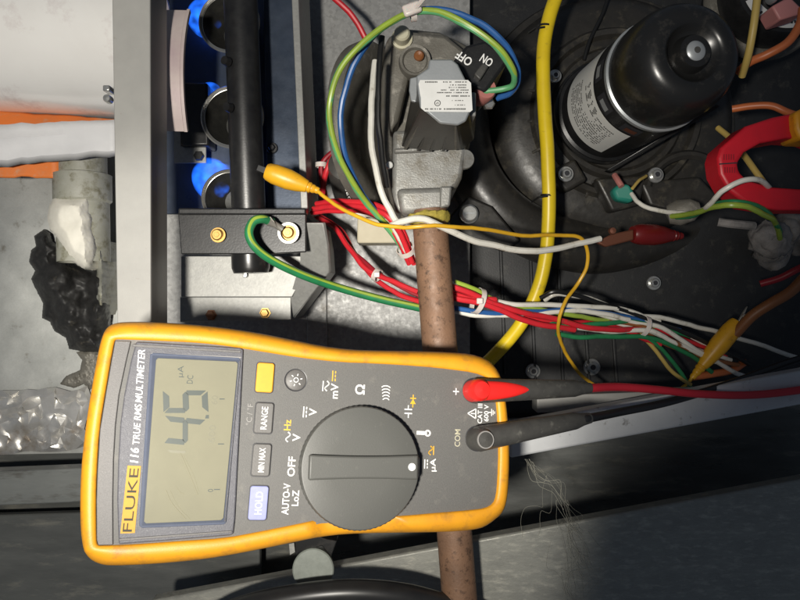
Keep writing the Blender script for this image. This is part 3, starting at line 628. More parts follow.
# pressure switch upper right corner
c = P(775, -8, 44)
t = thing('pressure_switch', 'round black pressure switch with white label in the upper right corner', 'switch', c)
build(MB().lathe([(0, 12), (16, 12), (18, 10), (20, 10), (22, 12), (27, 11), (29, 7), (29, -30), (0, -30)], c, (0, 0, 1), 64), 'body', 'black_paint', t)
build(MB().lathe([(29, -8), (33, -8), (34, -10), (34, -14), (29, -14)], c, (0, 0, 1), 64), 'flange', 'valve_dirty', t)
lb2 = build(MB().lathe([(19, 12.4), (25.2, 12.2)], c, (0, 0, 1), 24, a0=R(205), a1=R(300)), 'label', 'label_paper', t)
lp = MB()
for k in range(16):
    if k % 5 != 2: lp.lathe([(21.5, 12.7), (23.0, 12.65)], c, (0, 0, 1), 2, a0=R(214+k*4.6), a1=R(217+k*4.6))
build(lp, 'label_print', 'print_dark', lb2)
build(MB().plate([(772, 6), (790, -4), (806, 12), (780, 20)], 74, 14), 'terminal_plug', 'pink_plastic', t, bevel=1)
build(MB().lathe([(0, 4), (2, 4), (2.6, 3), (2.6, 0)], P(770, 0, 72), (0, 0, 1), 20), 'air_port', 'stamped_zinc', t)

# =================================================================== CLAMP METER JAW
t = thing('clamp_jaw', 'red clamp meter jaw closed around a wire at the right edge', 'clamp', P(760, 160, 70))
zj = 112; JX = 13
out_ = [(705, 158), (708, 148), (733, 126), (760, 117), (800, 109), (850, 110), (850, 212), (800, 210), (765, 210), (735, 205), (716, 190), (707, 174)]
inn = [(725, 163), (732, 152), (748, 143), (775, 138), (800, 140), (822, 150), (826, 170), (815, 184), (790, 189), (760, 187), (735, 180), (727, 172)]
def ring(outer, inner, z0, z1, name, m, parent, bev):
    mb = MB(); n = len(outer)
    vo = [P(x+JX, y, z0) for x, y in outer]; vi = [P(x+JX, y, z0) for x, y in inner]
    dn = Vector((0, 0, z1-z0)); mb.v = vo+vi+[v+dn for v in vo]+[v+dn for v in vi]
    for i in range(n):
        j = (i+1) % n
        mb.f += [(j, i, n+i, n+j), (2*n+i, 2*n+j, 3*n+j, 3*n+i), (i, j, 2*n+j, 2*n+i), (n+j, n+i, 3*n+i, 3*n+j)]
    return build(mb, name, m, parent, bevel=bev, seg=3)
def half(lst, lo): return lst
jaw = ring(out_, inn, zj, zj-15, 'jaw_ring', 'clamp_red', t, 1.5)
build(MB().box(P(715+JX, 163.5, zj+.02), (8, .55, .5), Matrix.Rotation(R(4), 3, 'Z')), 'jaw_gap', 'meter_groove', jaw)
jt = MB()
for k in range(5):
    jt.box(P(711+JX+k*2.4, 157, zj+.05), (.5, 2.6, .25)); jt.box(P(712+JX+k*2.4, 170, zj+.05), (.5, 2.6, .25))
build(jt, 'jaw_marks', 'w_dkred', jaw)
build(MB().plate([(795, 112), (803, 108), (850, 110), (850, 140), (800, 139), (796, 128)], zj+5, 16), 'jaw_root', 'meter_yellow', t, bevel=1.5)

# =================================================================== WIRES
def W(lst): return smooth_path([P(*p) for p in lst], 7)
def wire(parent, lst, r, m, name='wire', seg=10, off=(0, 0, 0)):
    r *= .9 if r < 3 else 1
    return build(MB().tube([p+noise.noise_vector(p*.07+Vector((len(OFF)*3.7, 0, 0)))*(.75 if r < 3 else .3)+noise.noise_vector(p*.3)*(.14 if r < 3 else 0) for p in W(lst)], r, seg), name, m, parent)
def tie(parent, px_, py_, z, r, d, lock=True):
    c = P(px_, py_, z); d = Vector(d).normalized(); 
    q = build(MB().lathe([(r, -1.3), (r+.5, -1.3), (r+.5, 1.3), (r, 1.3)], c, d, 24), 'cable_tie', 'tie_clear', parent)
    if lock: build(MB().box(c+Vector((0, 0, r+1)), (3.2, 3.0, 2.6)), 'tie_lock', 'tie_clear', q, bevel=.5)
    return q

t = thing('coil_wiring', 'green and blue wires looping over the gas valve under a white tie', 'wires', P(420, 60, 60))
gl = [(410, 258, 78), (392, 232, 86), (368, 205, 96), (352, 182, 108), (338, 155, 116), (330, 125, 122), (330, 100, 126), (340, 70, 128), (362, 44, 130), (388, 24, 130), (412, 13, 130), (440, 13, 134), (472, 29, 136), (499, 50, 134), (513, 72, 128), (513, 84, 122), (504, 89, 119), (484, 91, 117)]
bl = [(413, 262, 76), (396, 238, 84), (376, 212, 92), (360, 190, 100), (347, 162, 110), (341, 130, 116), (344, 95, 120), (356, 60, 123), (378, 32, 125), (408, 13, 126), (440, 9, 128), (475, 20, 128), (502, 40, 126), (516, 64, 122), (517, 80, 118), (510, 92, 112), (497, 98, 108)]
wire(t, gl, 1.5, 'w_teal', 'green_wire')
gp = W(gl); ng = len(gp)
build(MB().tube([p+Vector((.25, .2, .55)) for p in gp], [1.28*min(1, max(.05, (ng*.93-i)/(ng*.12))) for i in range(ng)], 10), 'yellow_stripe', 'w_lime', t)
wire(t, bl, 1.6, 'w_blue', 'blue_wire')
b3 = [(383, 36, 112), (380, 70, 112), (378, 110, 110), (381, 150, 106), (387, 188, 98)]
wire(t, b3, 1.5, 'w_black', 'black_wire')
q = tie(t, 413, 12, 128.5, 3.6, (1, .15, 0), False)
build(MB().box(P(412, 9, 134), (8, 5, 3), Matrix.Rotation(R(20), 3, 'Z')), 'tie_block', 'tie_clear', q, bevel=1)
build(MB().tube([P(416, 8, 135), P(424, -2, 140), P(430, -12, 144)], 1.0, 6), 'tie_tail', 'tie_clear', q)

t = thing('white_wire', 'white wire running down beside the gas valve then across to the red clip', 'wire', P(480, 240, 60))
wire(t, [(376, 62, 106), (372, 95, 110), (371, 130, 110), (374, 160, 108), (382, 192, 105), (394, 218, 104), (402, 228, 100)], 1.7, 'w_white', 'upper_run')
wire(t, [(392, 226, 108), (404, 221, 112), (420, 219, 114), (440, 226, 112), (470, 239, 104), (505, 248, 96), (540, 250, 90), (570, 246, 82), (600, 239, 74)], 1.75, 'w_white', 'cross_run')

t = thing('red_harness', 'bundle of red wires crossing from the burner to the gas pipe', 'wires', P(360, 230, 60))
wire(t, [(314, 209, 62), (335, 207, 74), (360, 207, 84), (385, 215, 94), (400, 232, 92), (412, 262, 82)], 1.6, 'w_red')
wire(t, [(316, 203, 62), (340, 201, 76), (366, 203, 86), (388, 212, 92), (404, 234, 88), (414, 264, 78)], 1.6, 'w_red')
wire(t, [(312, 212, 58), (336, 211, 68), (362, 211, 78), (380, 218, 86), (396, 236, 86), (410, 264, 76)], 1.5, 'w_red')
wire(t, [(352, 214, 66), (368, 215, 72), (382, 220, 80)], 1.3, 'w_white')
wire(t, [(392, 226, 92), (404, 246, 84), (412, 262, 78)], 1.3, 'w_white')
wire(t, [(318, 218, 34), (336, 228, 44), (348, 246, 50), (362, 264, 56), (378, 276, 60), (398, 284, 64), (418, 292, 66)], 1.6, 'w_red')
wire(t, [(320, 216, 30), (342, 232, 38), (356, 256, 44), (374, 278, 50), (396, 293, 54), (420, 302, 58)], 1.6, 'w_red')
wire(t, [(352, 252, 50), (366, 262, 55), (382, 276, 60), (400, 287, 60), (420, 296, 60)], 1.4, 'w_dkred')
wire(t, [(322, 196, 46), (325, 176, 44), (332, 158, 44), (346, 138, 44), (358, 112, 44), (366, 80, 46), (369, 50, 50), (358, 24, 54), (332, -4, 58), (300, -30, 60)], 1.8, 'w_red')
wire(t, [(326, 200, 40), (322, 180, 38), (322, 164, 38), (334, 150, 38), (350, 128, 38), (362, 106, 40)], 1.6, 'w_dkred')
tie(t, 377, 275, 58, 3.2, (P(398, 284, 64)-P(366, 266, 56)))
tie(t, 406, 250, 83, 4.4, (P(412, 262, 78)-P(400, 236, 90)), False)
tie(t, 321, 165, 40, 2.8, (0, 1, 0), False)

t = thing('main_harness', 'multicolour wire bundle fanning out to the right of the gas pipe', 'wires', P(540, 315, 30))
rnd = random.Random(11)
def har(cols, base, spread, r):
    for i, cname in enumerate(cols):
        lst = []
        for (x, y, z, s_) in base:
            lst.append((x+rnd.uniform(-2, 2)*s_, y+(i-(len(cols)-1)/2)*spread*s_+rnd.uniform(-1, 1)*s_, z+rnd.uniform(-2, 2)*s_+(i % 3)*1.2))
        wire(t, lst, r, cname)
wire(t, [(440, 278, 82), (458, 286, 80), (480, 297, 78), (500, 303, 74), (540, 305, 66), (580, 306, 60), (620, 309, 50), (660, 322, 40)], 1.5, 'w_white')
wire(t, [(440, 290, 80), (470, 299, 80), (495, 300, 78), (490, 306, 74), (530, 318, 66), (570, 323, 58), (610, 326, 50), (660, 345, 40)], 1.7, 'w_red')
wire(t, [(440, 284, 84), (466, 291, 84), (490, 302, 80), (520, 312, 74), (550, 318, 66), (590, 328, 60), (640, 330, 46)], 1.7, 'w_red')
wire(t, [(440, 297, 80), (462, 300, 82), (490, 306, 80), (530, 322, 72), (575, 330, 62)], 1.7, 'w_red')
wire(t, [(440, 304, 76), (470, 311, 76), (500, 313, 72), (540, 311, 66), (580, 310, 60), (620, 316, 50), (680, 330, 36)], 1.5, 'w_blue')
wire(t, [(440, 308, 74), (475, 315, 74), (505, 315, 71), (540, 314, 66), (585, 311, 60), (630, 320, 50)], 1.5, 'w_white')
wire(t, [(455, 282, 80), (475, 289, 80), (500, 302, 74), (540, 309, 64), (575, 316, 62), (620, 322, 48), (660, 330, 40)], 1.4, 'w_lime')
wire(t, [(540, 322, 62), (568, 326, 62), (600, 324, 56), (640, 322, 46), (690, 336, 34)], 1.5, 'w_green')
wire(t, [(556, 333, 60), (580, 337, 58), (610, 337, 52), (650, 338, 44), (690, 356, 34), (712, 372, 30)], 1.5, 'w_green')
wire(t, [(545, 300, 60), (552, 296, 64), (564, 294, 62), (590, 299, 56), (630, 314, 46), (664, 318, 40), (700, 328, 32), (745, 340, 26), (820, 366, 20)], 1.5, 'w_white')
wire(t, [(540, 298, 62), (556, 292, 66), (580, 297, 60), (620, 309, 50), (650, 320, 44), (700, 340, 34), (750, 365, 26)], 1.4, 'w_black')
wire(t, [(572, 328, 58), (610, 331, 52), (650, 331, 46), (680, 345, 38), (716, 362, 30)], 1.5, 'w_white')
wire(t, [(590, 312, 56), (630, 322, 48), (662, 328, 42), (700, 352, 34), (745, 376, 26), (820, 396, 20)], 1.5, 'w_white')
wire(t, [(588, 318, 54), (640, 326, 46), (690, 350, 36), (702, 352, 30)], 1.5, 'w_brown')
wire(t, [(640, 335, 44), (655, 350, 40), (672, 372, 36), (690, 384, 32)], 1.3, 'w_tan')
wire(t, [(648, 338, 44), (668, 356, 38), (700, 396, 30), (730, 404, 26)], 1.3, 'w_green')
for k in range(4):
    wire(t, [(600+k*3, 313+k*5, 52-k), (640, 320+k*4, 45-k), (680, 332+k*6, 36-k), (720+k*6, 350+k*5, 28)], 1.4, ('w_white', 'w_red', 'w_white', 'w_brown')[k])
tie(t, 478, 301, 78, 6.4, (P(500, 308, 74)-P(462, 294, 80)))
tie(t, 643, 326, 44, 5.6, (1, -.35, -.25), False)

t = thing('extension_cable', 'thick yellow cable hanging in front of the blower housing', 'cable', P(548, 180, 40))
wire(t, [(580, -50, 64), (558, -8, 64), (547, 26, 64), (543, 60, 64), (544, 100, 64), (547, 150, 64), (549, 200, 62), (547, 245, 58), (539, 285, 54), (521, 324, 50), (494, 356, 44), (470, 376, 40)], 3.7, 'w_bigyellow', 'jacket', 18)
for (x, y, z) in ((545, 27, 66), (548, 196, 64)):
    q = build(MB().lathe([(3.6, -.5), (4.0, -.5), (4.0, .5), (3.6, .5)], P(x, y, z-2), (.1, 1, 0), 20), 'black_tie', 'w_black', t)
    build(MB().tube([P(x, y, z+2), P(x-9, y+1, z+1), P(x-16, y+6, z-6)], .6, 6), 'tie_tail', 'w_black', q)

# green earth wire with ring terminal
t = thing('earth_wire', 'green and yellow earth wire with ring terminal on the black bracket', 'wire', P(330, 285, 60))
g1 = W([(272, 222, 86), (262, 219, 92), (253, 222, 94), (249, 234, 94), (256, 248, 92), (275, 262, 86), (305, 276, 76), (340, 288, 64), (380, 299, 58), (425, 309, 54)])
build(MB().tube(g1, 2.2, 14), 'insulation', 'w_green', t)
sv = MB(); sv.tube([p+Vector((.35, .75, 1.55)) for p in g1], .95, 8); build(sv, 'yellow_stripe', 'w_lime', t)
rt = build(MB().lathe([(4.0, -.4), (5.4, -.4), (5.4, .5), (4.0, .5)], P(288.5, 233, 84), (0, 0, 1), 28), 'ring_terminal', 'clip_metal', t)
build(MB().tube([P(282, 229, 84.5), P(276, 225, 86), P(268, 221, 89)], [1.8, 1.6, 2.3], 12), 'crimp', 'clip_metal', rt)
build(MB().tube([P(277, 227, 87), P(274, 222, 90), P(270, 217, 90)], .35, 6), 'wire_strand', 'clip_metal', rt)

# yellow jumper lead with two crocodile clips
def boot(parent, a, b, r, m, name='clip_boot'):
    a, b = Vector(a), Vector(b); ln = (b-a).length
    return build(MB().lathe([(0, 0), (r*.72, 0), (r*.86, ln*.04), (r, ln*.16), (r*1.02, ln*.42), (r*.86, ln*.60), (r*.62, ln*.76), (r*.60, ln*.775), (r*.50, ln*.785), (r*.50, ln*.805), (r*.55, ln*.815), (r*.50, ln*.845), (r*.42, ln*.855), (r*.42, ln*.875), (r*.45, ln*.885), (r*.40, ln*.92), (r*.34, ln*.93), (r*.34, ln*.95), (r*.36, ln*.96), (r*.30, ln), (0, ln)], a, b-a, 28), name, m, parent)
t = thing('jumper_lead', 'thin yellow jumper lead with a yellow crocodile clip boot at each end', 'lead', P(450, 235, 60))
bt = boot(t, P(266, 171, 92), P(319, 191, 90), 5.0, 'clip_yellow')
build(MB().box(P(262, 169.5, 92), (5, 3.4, 2.2), Matrix.Rotation(R(-20), 3, 'Z')), 'clip_jaw', 'w_black', bt, bevel=.4)
wire(t, [(315, 189, 90), (330, 201, 96), (350, 213, 104), (375, 224, 110), (400, 227, 114), (425, 226, 117), (460, 227, 112), (500, 232, 102), (530, 236, 94), (560, 235, 86), (579, 238, 80), (587, 250, 74), (587, 268, 70), (577, 285, 68), (566, 300, 72), (559, 318, 72), (559, 335, 62), (568, 358, 46), (590, 382, 36), (630, 400, 32), (664, 398, 32), (686, 384, 32), (694, 374, 32)], 1.05, 'w_yellow', 'lead_wire')
b2 = boot(t, P(738, 322, 36), P(692, 378, 32), 5.4, 'clip_yellow')
build(MB().prism([P(734, 330, 38), P(742, 322, 38), P(748, 306, 40), P(744, 312, 40)], (0, 0, -2)), 'clip_jaw', 'clip_metal', b2, bevel=.3)
build(MB().lathe([(0, 1), (1.2, .8), (1.4, 0)], P(744, 316, 41), (0, 0, 1), 12), 'clip_rivet', 'clip_metal', b2)
t = thing('red_clip', 'dark red crocodile clip gripping the white wire below the blower', 'clip', P(640, 236, 30))
b2 = boot(t, P(632, 234, 66), P(682, 236, 58), 5.6, 'clip_red')
build(MB().prism([P(634, 229, 68), P(634, 240, 68), P(606, 247, 70), P(596, 242, 70), P(612, 234, 70)], (0, 0, -4)), 'clip_jaw', 'copper', b2, bevel=.8)
build(MB().lathe([(0, 2), (1.6, 1.8), (2, 0)], P(612, 231, 71), (0, 0, 1), 12), 'clip_rivet', 'copper', b2)

# wire nut and branch wires
t = thing('wire_splice', 'teal wire nut joining pink, white and green wires under the motor', 'wires', P(680, 205, 20))
build(MB().prism([P(612, 190, 40), P(620, 183, 42), P(630, 184, 44), P(637, 196, 42), (P(632, 203, 40)), P(617, 200, 40)], (0, 0, -8)), 'wire_nut', 'nut_teal', t, bevel=2, seg=3)
wire(t, [(622, 186, 44), (618, 181, 42), (615, 176, 38)], 1.9, 'rosy_plastic', 'short_end')
wire(t, [(633, 188, 44), (640, 180, 40), (646, 176, 34)], 1.0, 'w_tan', 'short_end')
wire(t, [(632, 194, 44), (638, 202, 50), (652, 210, 56), (675, 213, 70), (700, 211, 90), (709, 205, 108), (722, 191, 120), (742, 181, 123), (758, 180, 121), (768, 186, 112), (772, 196, 84)], 1.35, 'w_white', 'white_branch')
wire(t, [(672, 216, 70), (690, 214, 84), (708, 208, 104), (728, 205, 118), (750, 208, 118), (768, 216, 108), (777, 226, 92), (779, 238, 76)], 1.5, 'w_lime', 'green_yellow_branch')
wire(t, [(676, 218, 68), (692, 216, 80), (712, 206, 102), (734, 202, 116), (758, 206, 114), (774, 219, 100), (780, 232, 84)], 1.4, 'w_green', 'green_branch')
build(MB().lathe([(0, -3), (5, -2), (7, 3), (6, 10), (3, 14), (0, 14)], P(672, 214, 62), (1, .2, .4), 24), 'tape_wrap', 'valve_dirty', t)
mb = MB()
for (x, y, z, rr) in ((768, 240, 18, 11), (772, 252, 10, 10), (790, 228, 14, 10), (803, 236, 10, 12)):
    m0 = MB().lathe([(rr*math.sin(math.pi*k/14), -rr*math.cos(math.pi*k/14)) for k in range(15)], P(x, y, z), (0, 0, 1), 28)
    for q in m0.v: q += noise.noise_vector(q*.16)*3.6+noise.noise_vector(q*.6)*1.0
    mb.add(m0.v, m0.f)
tag(build(mb, 'fibre_wad', 'fibre_grey', angle=70), 'fuzzy grey insulation wad under the red clamp jaw', 'debris')
tag(build(MB().tube(smooth_path([P(718, 222, 44), P(732, 224, 46), P(754, 226, 44)], 5), 2.4, 10), 'grey_sleeve', 'fibre_grey'), 'short grey sleeve left of the fuzzy wad', 'sleeve')

def single(name, label, lst, r, m): return tag(build(MB().tube(W(lst), r, 12), name, m), label, 'wire')
single('tan_wire', 'tan wire dropping in front of the pressure switch label', [(760, -30, 84), (757, 0, 84), (753, 30, 82), (748, 56, 76), (742, 76, 66)], 1.9, 'w_tan')
single('orange_wire', 'orange wire curving from the pressure switch towards the motor', [(803, 8, 80), (800, 24, 80), (788, 42, 78), (768, 54, 74), (750, 62, 68), (738, 72, 60)], 2.2, 'w_orange')
single('brown_wire', 'brown wire between the motor cap and the red clamp jaw', [(732, 109, 62), (752, 106, 66), (772, 106, 70), (792, 114, 72), (830, 124, 70)], 1.9, 'w_orange')
single('clamped_wire', 'tan wire passing through the red clamp jaw', [(718, 128, 50), (732, 140, 60), (746, 158, 78), (756, 172, 84), (766, 186, 84), (782, 210, 70)], 1.6, 'w_tan')
single('rust_wire', 'thick rust orange wire rising right from the dim yellow clip', [(735, 334, 38), (752, 316, 44), (770, 304, 48), (790, 292, 50), (806, 276, 52), (830, 250, 52)], 3.0, 'w_brown')
single('dark_red_wire', 'dark red wire along the right edge above the rust wire', [(760, 284, 30), (780, 278, 34), (800, 268, 38), (830, 255, 40)], 2.0, 'w_dkred')
single('orange_tail', 'short orange wire end beneath the dim yellow clip', [(692, 377, 28), (712, 374, 28), (732, 370, 26), (745, 362, 22)], 2.2, 'w_orange')
single('thin_black_cable', 'thin black cable slanting behind the blower housing', [(612, -20, 10), (604, 10, 14), (590, 40, 16), (584, 60, 16)], 1.1, 'w_black')

# =================================================================== HOSE, DISC, COBWEB AT THE BOTTOM
t = tag(build(MB().tube(W([(150, 665, 96), (200, 628, 100), (245, 608, 104), (295, 597, 106), (345, 592, 106), (390, 594, 104), (430, 602, 100), (470, 618, 96), (520, 650, 90)]), 5.8, 22), 'rubber_hose', 'hose_black'), 'black rubber hose arching along the bottom edge', 'hose')
t = thing('grey_disc', 'dull grey round disc peeking out under the multimeter knob', 'disc', P(312, 566, 60))
build(MB().lathe([(0, 0), (9.6, 0), (10.2, -.5), (10.2, -3), (0, -3)], P(313, 570, 92), (0, .1, 1), 56), 'disc_face', 'disc_grey', t)
build(MB().plate([(290, 541), (296, 556), (300, 552), (322, 546), (331, 557), (337, 541), (326, 539), (318, 536)], 88, 8), 'spring_clip', 'black_gloss', t, bevel=.4)
build(MB().plate([(289, 544), (294, 543), (295, 552), (290, 555)], 90, 1), 'clip_tab', 'bracket_steel', t)

cw = MB(); rnd = random.Random(21)
def strand(pts, r, z0, z1, wob=1.2):
    n = len(pts); lst = [(x+rnd.uniform(-wob, wob), y+rnd.uniform(-wob, wob), z0+(z1-z0)*i/(n-1)+rnd.uniform(-1, 1)) for i, (x, y) in enumerate(pts)]
    cw.tube(smooth_path([P(*p) for p in lst], 4), r, 5)
def curly(x0, y0, x1, y1, r, z, amp, n=9):
    ph = rnd.uniform(0, 9); pts = []
    for i in range(n):
        f_ = i/(n-1); a_ = amp*math.sin(math.pi*f_)
        pts.append(P(x0+(x1-x0)*f_+a_*noise.noise(Vector((f_*2.2, ph, 0)))*2, y0+(y1-y0)*f_+a_*noise.noise(Vector((f_*2.2, ph, 5)))*2, z+1.5*noise.noise(Vector((f_*3, ph, 9)))))
    cw.tube(smooth_path(pts, 4), r, 5)
for k in range(9): curly(527+rnd.uniform(-3, 3), 459, 566+rnd.uniform(-4, 4), 506+rnd.uniform(-4, 4), rnd.uniform(.03, .10), 73, 11)
for k in range(10): curly(562+rnd.uniform(-6, 6), 500, 586+rnd.uniform(-5, 8), 560+rnd.uniform(-12, 12), rnd.uniform(.025, .075), 72.2, 15)
for k in range(10): curly(584+rnd.uniform(-8, 4), 548, 580+rnd.uniform(-8, 8), 612, rnd.uniform(.025, .07), 72.2, 15)
for k in range(8): curly(572+rnd.uniform(-14, 6), 525+rnd.uniform(-6, 10), 574+rnd.uniform(-10, 6), 615, rnd.uniform(.03, .06), 72, 14)
curly(588, 532, 634, 612, .06, 72.2, 14); curly(545, 480, 522, 538, .05, 72.2, 10); curly(552, 490, 538, 536, .05, 72.2, 8)
tag(build(cw, 'cobweb', 'cobweb'), 'ragged dusty cobweb hanging below the grey rail', 'cobweb', kind='stuff')

# =================================================================== MULTIMETER
TH, PH, ROLL, D0 = 15.0, 10.0, -2.5, 260.0
C = P(300, 440, H-D0)
nrm = Vector((math.tan(R(TH)), math.tan(R(PH)), 1)).normalized()
camv = Vector((0, 0, H))
def bproj(px_, py_, h):
    d = Vector(((px_-400)/F, (300-py_)/F, -1)); q = (C+nrm*h-camv).dot(nrm)/d.dot(nrm); return camv+d*q
u = (bproj(498, 440, 0)-bproj(115, 442, 0)).normalized(); v_ = nrm.cross(u)
u = (u*math.cos(R(ROLL))+v_*math.sin(R(ROLL))).normalized(); v_ = nrm.cross(u)
MW = Matrix((u, v_, nrm)).transposed()
def L(px_, py_, h=0.0):
    q = bproj(px_, py_, h)-C; return Vector((q.dot(u), q.dot(v_), q.dot(nrm)))
meter = thing('multimeter', 'yellow and grey digital multimeter lying on its side, reading 4.5', 'multimeter', C)
meter.matrix_world = Matrix.Translation(C*S) @ MW.to_4x4(); OFF[meter] = Vector()
outer = [(103, 334), (107, 327), (114, 323), (125, 321.5), (150, 321.5), (190, 324), (220, 327), (255, 332), (290, 339), (320, 345.5), (350, 349.5), (380, 350.5), (420, 351), (450, 352), (470, 353.5), (485, 358), (494, 365), (499, 375), (504, 400), (507, 430), (507.8, 460), (506.5, 490), (504, 506), (500, 515), (490, 524), (480, 529), (460, 531.5), (430, 532.5), (380, 533), (345, 534), (320, 537), (300, 541), (260, 549.5), (220, 557), (190, 561), (150, 564.5), (110, 566), (98, 564), (88, 558), (83, 548), (80.5, 530), (80, 500), (81, 470), (84, 440), (88, 410), (94, 375), (99, 348)]
inner = [(114, 342), (115, 339.5), (118, 339), (135, 339.5), (160, 340.5), (200, 342.5), (230, 346), (260, 351), (300, 357.5), (340, 362), (380, 363.5), (420, 366), (450, 369), (475, 372.5), (487, 377), (493, 383), (496, 393), (498.5, 420), (499.5, 450), (498.5, 480), (497, 496), (494, 504), (486, 508.5), (470, 510.5), (440, 513), (400, 516.5), (360, 518), (320, 519.5), (300, 524), (260, 532), (225, 538.5), (180, 541.5), (140, 544.5), (100, 546.2), (97, 545), (96, 540), (95.5, 500), (96.5, 470), (99, 430), (105, 393), (111, 358)]
def resample(poly, step):
    out = []; n = len(poly)
    for i in range(n):
        a, b = poly[i], poly[(i+1) % n]; d = (b-a).length; k = max(1, int(d/step))
        for j in range(k): out.append(a+(b-a)*(j/k))
    return out
def round_poly(poly, it=2):
    for _ in range(it):
        n = len(poly); poly = [q for i in range(n) for q in (poly[i]*.75+poly[(i+1) % n]*.25, poly[i]*.25+poly[(i+1) % n]*.75)]
    return poly
OUT = round_poly([L(x, y, -6) for x, y in outer], 1); INN = round_poly([L(x, y, 1.2) for x, y in inner], 1)
cen = L(300, 440)
def ray_hit(poly, ang):
    d = Vector((math.cos(ang), math.sin(ang))); best = None; n = len(poly)
    for i in range(n):
        a = poly[i].to_2d()-cen.to_2d(); e = poly[(i+1) % n].to_2d()-poly[i].to_2d()
        den = d.x*e.y-d.y*e.x
        if abs(den) < 1e-9: continue
        t_ = (a.x*e.y-a.y*e.x)/den; s_ = (a.x*d.y-a.y*d.x)/den
        if t_ > 0 and -1e-6 <= s_ <= 1+1e-6: best = t_ if best is None else max(best, t_)
    return cen.to_2d()+d*best
angs = sorted(math.atan2((q-cen).y, (q-cen).x) for q in resample(INN, 1.2))
kc = L(361, 467.5, 5.0); KR = 23.7
rings = []
for ang in angs:
    i2, o2 = ray_hit(INN, ang), ray_hit(OUT, ang)
    def rp(f, h): q = i2+(o2-i2)*f; return Vector((q.x, q.y, h))
    mid_ = i2+(o2-i2)*.4; dk_ = (mid_-kc.to_2d()).length
    drop = max(0.0, min(1.0, (KR+6.0-dk_)/4.0)) if mid_.y < kc.y else 0.0
    rings.append([rp(0, -2.5), rp(0, .9-3*drop), rp(.10, 1.5-3*drop), rp(.42, 1.7-3.4*drop), rp(.66, .6-2.6*drop), rp(.86, -2.0-1.5*drop), rp(.98, -5.5), rp(1.0, -8), rp(.97, -13), rp(.86, -22), rp(.55, -37), rp(.1, -38.5)])
mb = MB(); n = len(rings); k = len(rings[0])
for rg in rings: mb.v += rg
for i in range(n):
    j = (i+1) % n
    for q in range(k-1): mb.f.append((i*k+q, i*k+q+1, j*k+q+1, j*k+q))
mb.f.append(tuple(i*k+k-1 for i in range(n)))
hol = build(mb, 'yellow_holster', 'meter_yellow', meter, angle=60)
def lpoly(px, h): return [L(a, b, h) for a, b in px]
def lprism(px, h, th): return MB().prism(lpoly(px, h), (0, 0, -th))
fpoly = [L(x, y, 0) for x, y in inner]
fc = sum(fpoly, Vector())/len(fpoly)
mb = MB().prism([q+(q-fc).normalized()*1.5 for q in fpoly], (0, 0, -6)); face = build(mb, 'face_plate', 'meter_grey', meter)
# head strip, groove, lens frame, display
build(lprism([(115, 340.5), (131, 341), (126, 362), (119, 395), (115.5, 425), (113.5, 460), (112.8, 500), (113, 545), (98, 545.5), (96.5, 540), (96.3, 500), (97.3, 470), (99.8, 430), (105.8, 393), (111.8, 358)], .7, 1.5), 'head_strip', 'meter_end', meter, bevel=.3)
fr_out = [(136, 341.5), (240, 347.5), (243.5, 349.5), (243, 360), (235, 520), (233.5, 533.5), (231, 535.5), (160, 541.5), (118.5, 544.5), (117, 500), (118, 460), (120, 425), (124, 395), (130.5, 362)]
lf = build(lprism(fr_out, 1.1, 2), 'display_frame', 'lens_frame', meter, bevel=.6, seg=3)
for pl_ in ([(133, 344), (241, 350.6), (241, 353), (132, 346.6)], [(119, 538.6), (232, 530.5), (232, 532.6), (119, 541)]):
    build(lprism(pl_, 1.5, .6), 'frame_bead', 'meter_end', lf, bevel=.15)
build(lprism([(151, 353), (242, 357), (238.5, 359), (154, 356)], 1.28, .3), 'frame_edge', 'print_worn', lf)
build(lprism([(150, 354.5), (153, 352.8), (239, 357.6), (240.5, 360), (226.5, 522), (224, 524.5), (142, 528), (139, 525.5)], 1.35, .5), 'display_border', 'lens_border', lf, bevel=.2)
lcd = build(lprism([(156, 360), (158, 358), (236, 361.5), (238, 363.5), (223.5, 518), (221, 520.2), (146, 523.5), (144, 521.5)], 1.6, .4), 'lcd_panel', 'lcd', meter, bevel=.15)
build(lprism([(238.7, 361), (240.3, 361), (225.7, 522), (224.2, 521)], 1.75, .4), 'display_edge', 'lens_frame', lf)
# segment digits: fit to the photographed corners; x = reading direction (up the picture), y = top of the digit (left)
LH = 1.68
def seg_digit(mb, bl_, br_, tl_, segs, w=.13):
    o = L(*bl_, LH); X = L(*br_, LH)-o; Y = L(*tl_, LH)-o
    def q(x, y): return o+X*x+Y*y
    wy = w*.62
    shp = {'a': [(0.04, 1), (.96, 1), (.96-w, 1-wy), (.04+w, 1-wy)], 'd': [(0.04, 0), (.96, 0), (.96-w, wy), (.04+w, wy)], 'g': [(.06, .5), (.06+w*.6, .5+wy/2), (.94-w*.6, .5+wy/2), (.94, .5), (.94-w*.6, .5-wy/2), (.06+w*.6, .5-wy/2)],
           'f': [(0, .98), (0, .53), (w*.5, .51), (w, .54), (w, .99-wy*.8)], 'b': [(1, .97), (1, .53), (1-w*.5, .51), (1-w, .56), (1-w, .97-wy)], 'e': [(0, .03), (0, .47), (w*.5, .49), (w, .44), (w, .03+wy)], 'c': [(1, .03), (1, .47), (1-w*.5, .49), (1-w, .44), (1-w, .03+wy)]}
    for s_ in segs:
        p = [q(*a) for a in shp[s_]]; ar = sum(p[i].x*p[(i+1) % len(p)].y-p[(i+1) % len(p)].x*p[i].y for i in range(len(p)))
        if ar < 0: p = p[::-1]
        mb.add(p, [tuple(range(len(p)))])
sg = MB()
seg_digit(sg, (206.5, 447), (206.5, 420), (163.5, 443), 'fgbc', .20)
seg_digit(sg, (208.5, 413), (207.5, 390.5), (163.5, 413), 'afgcd', .22)
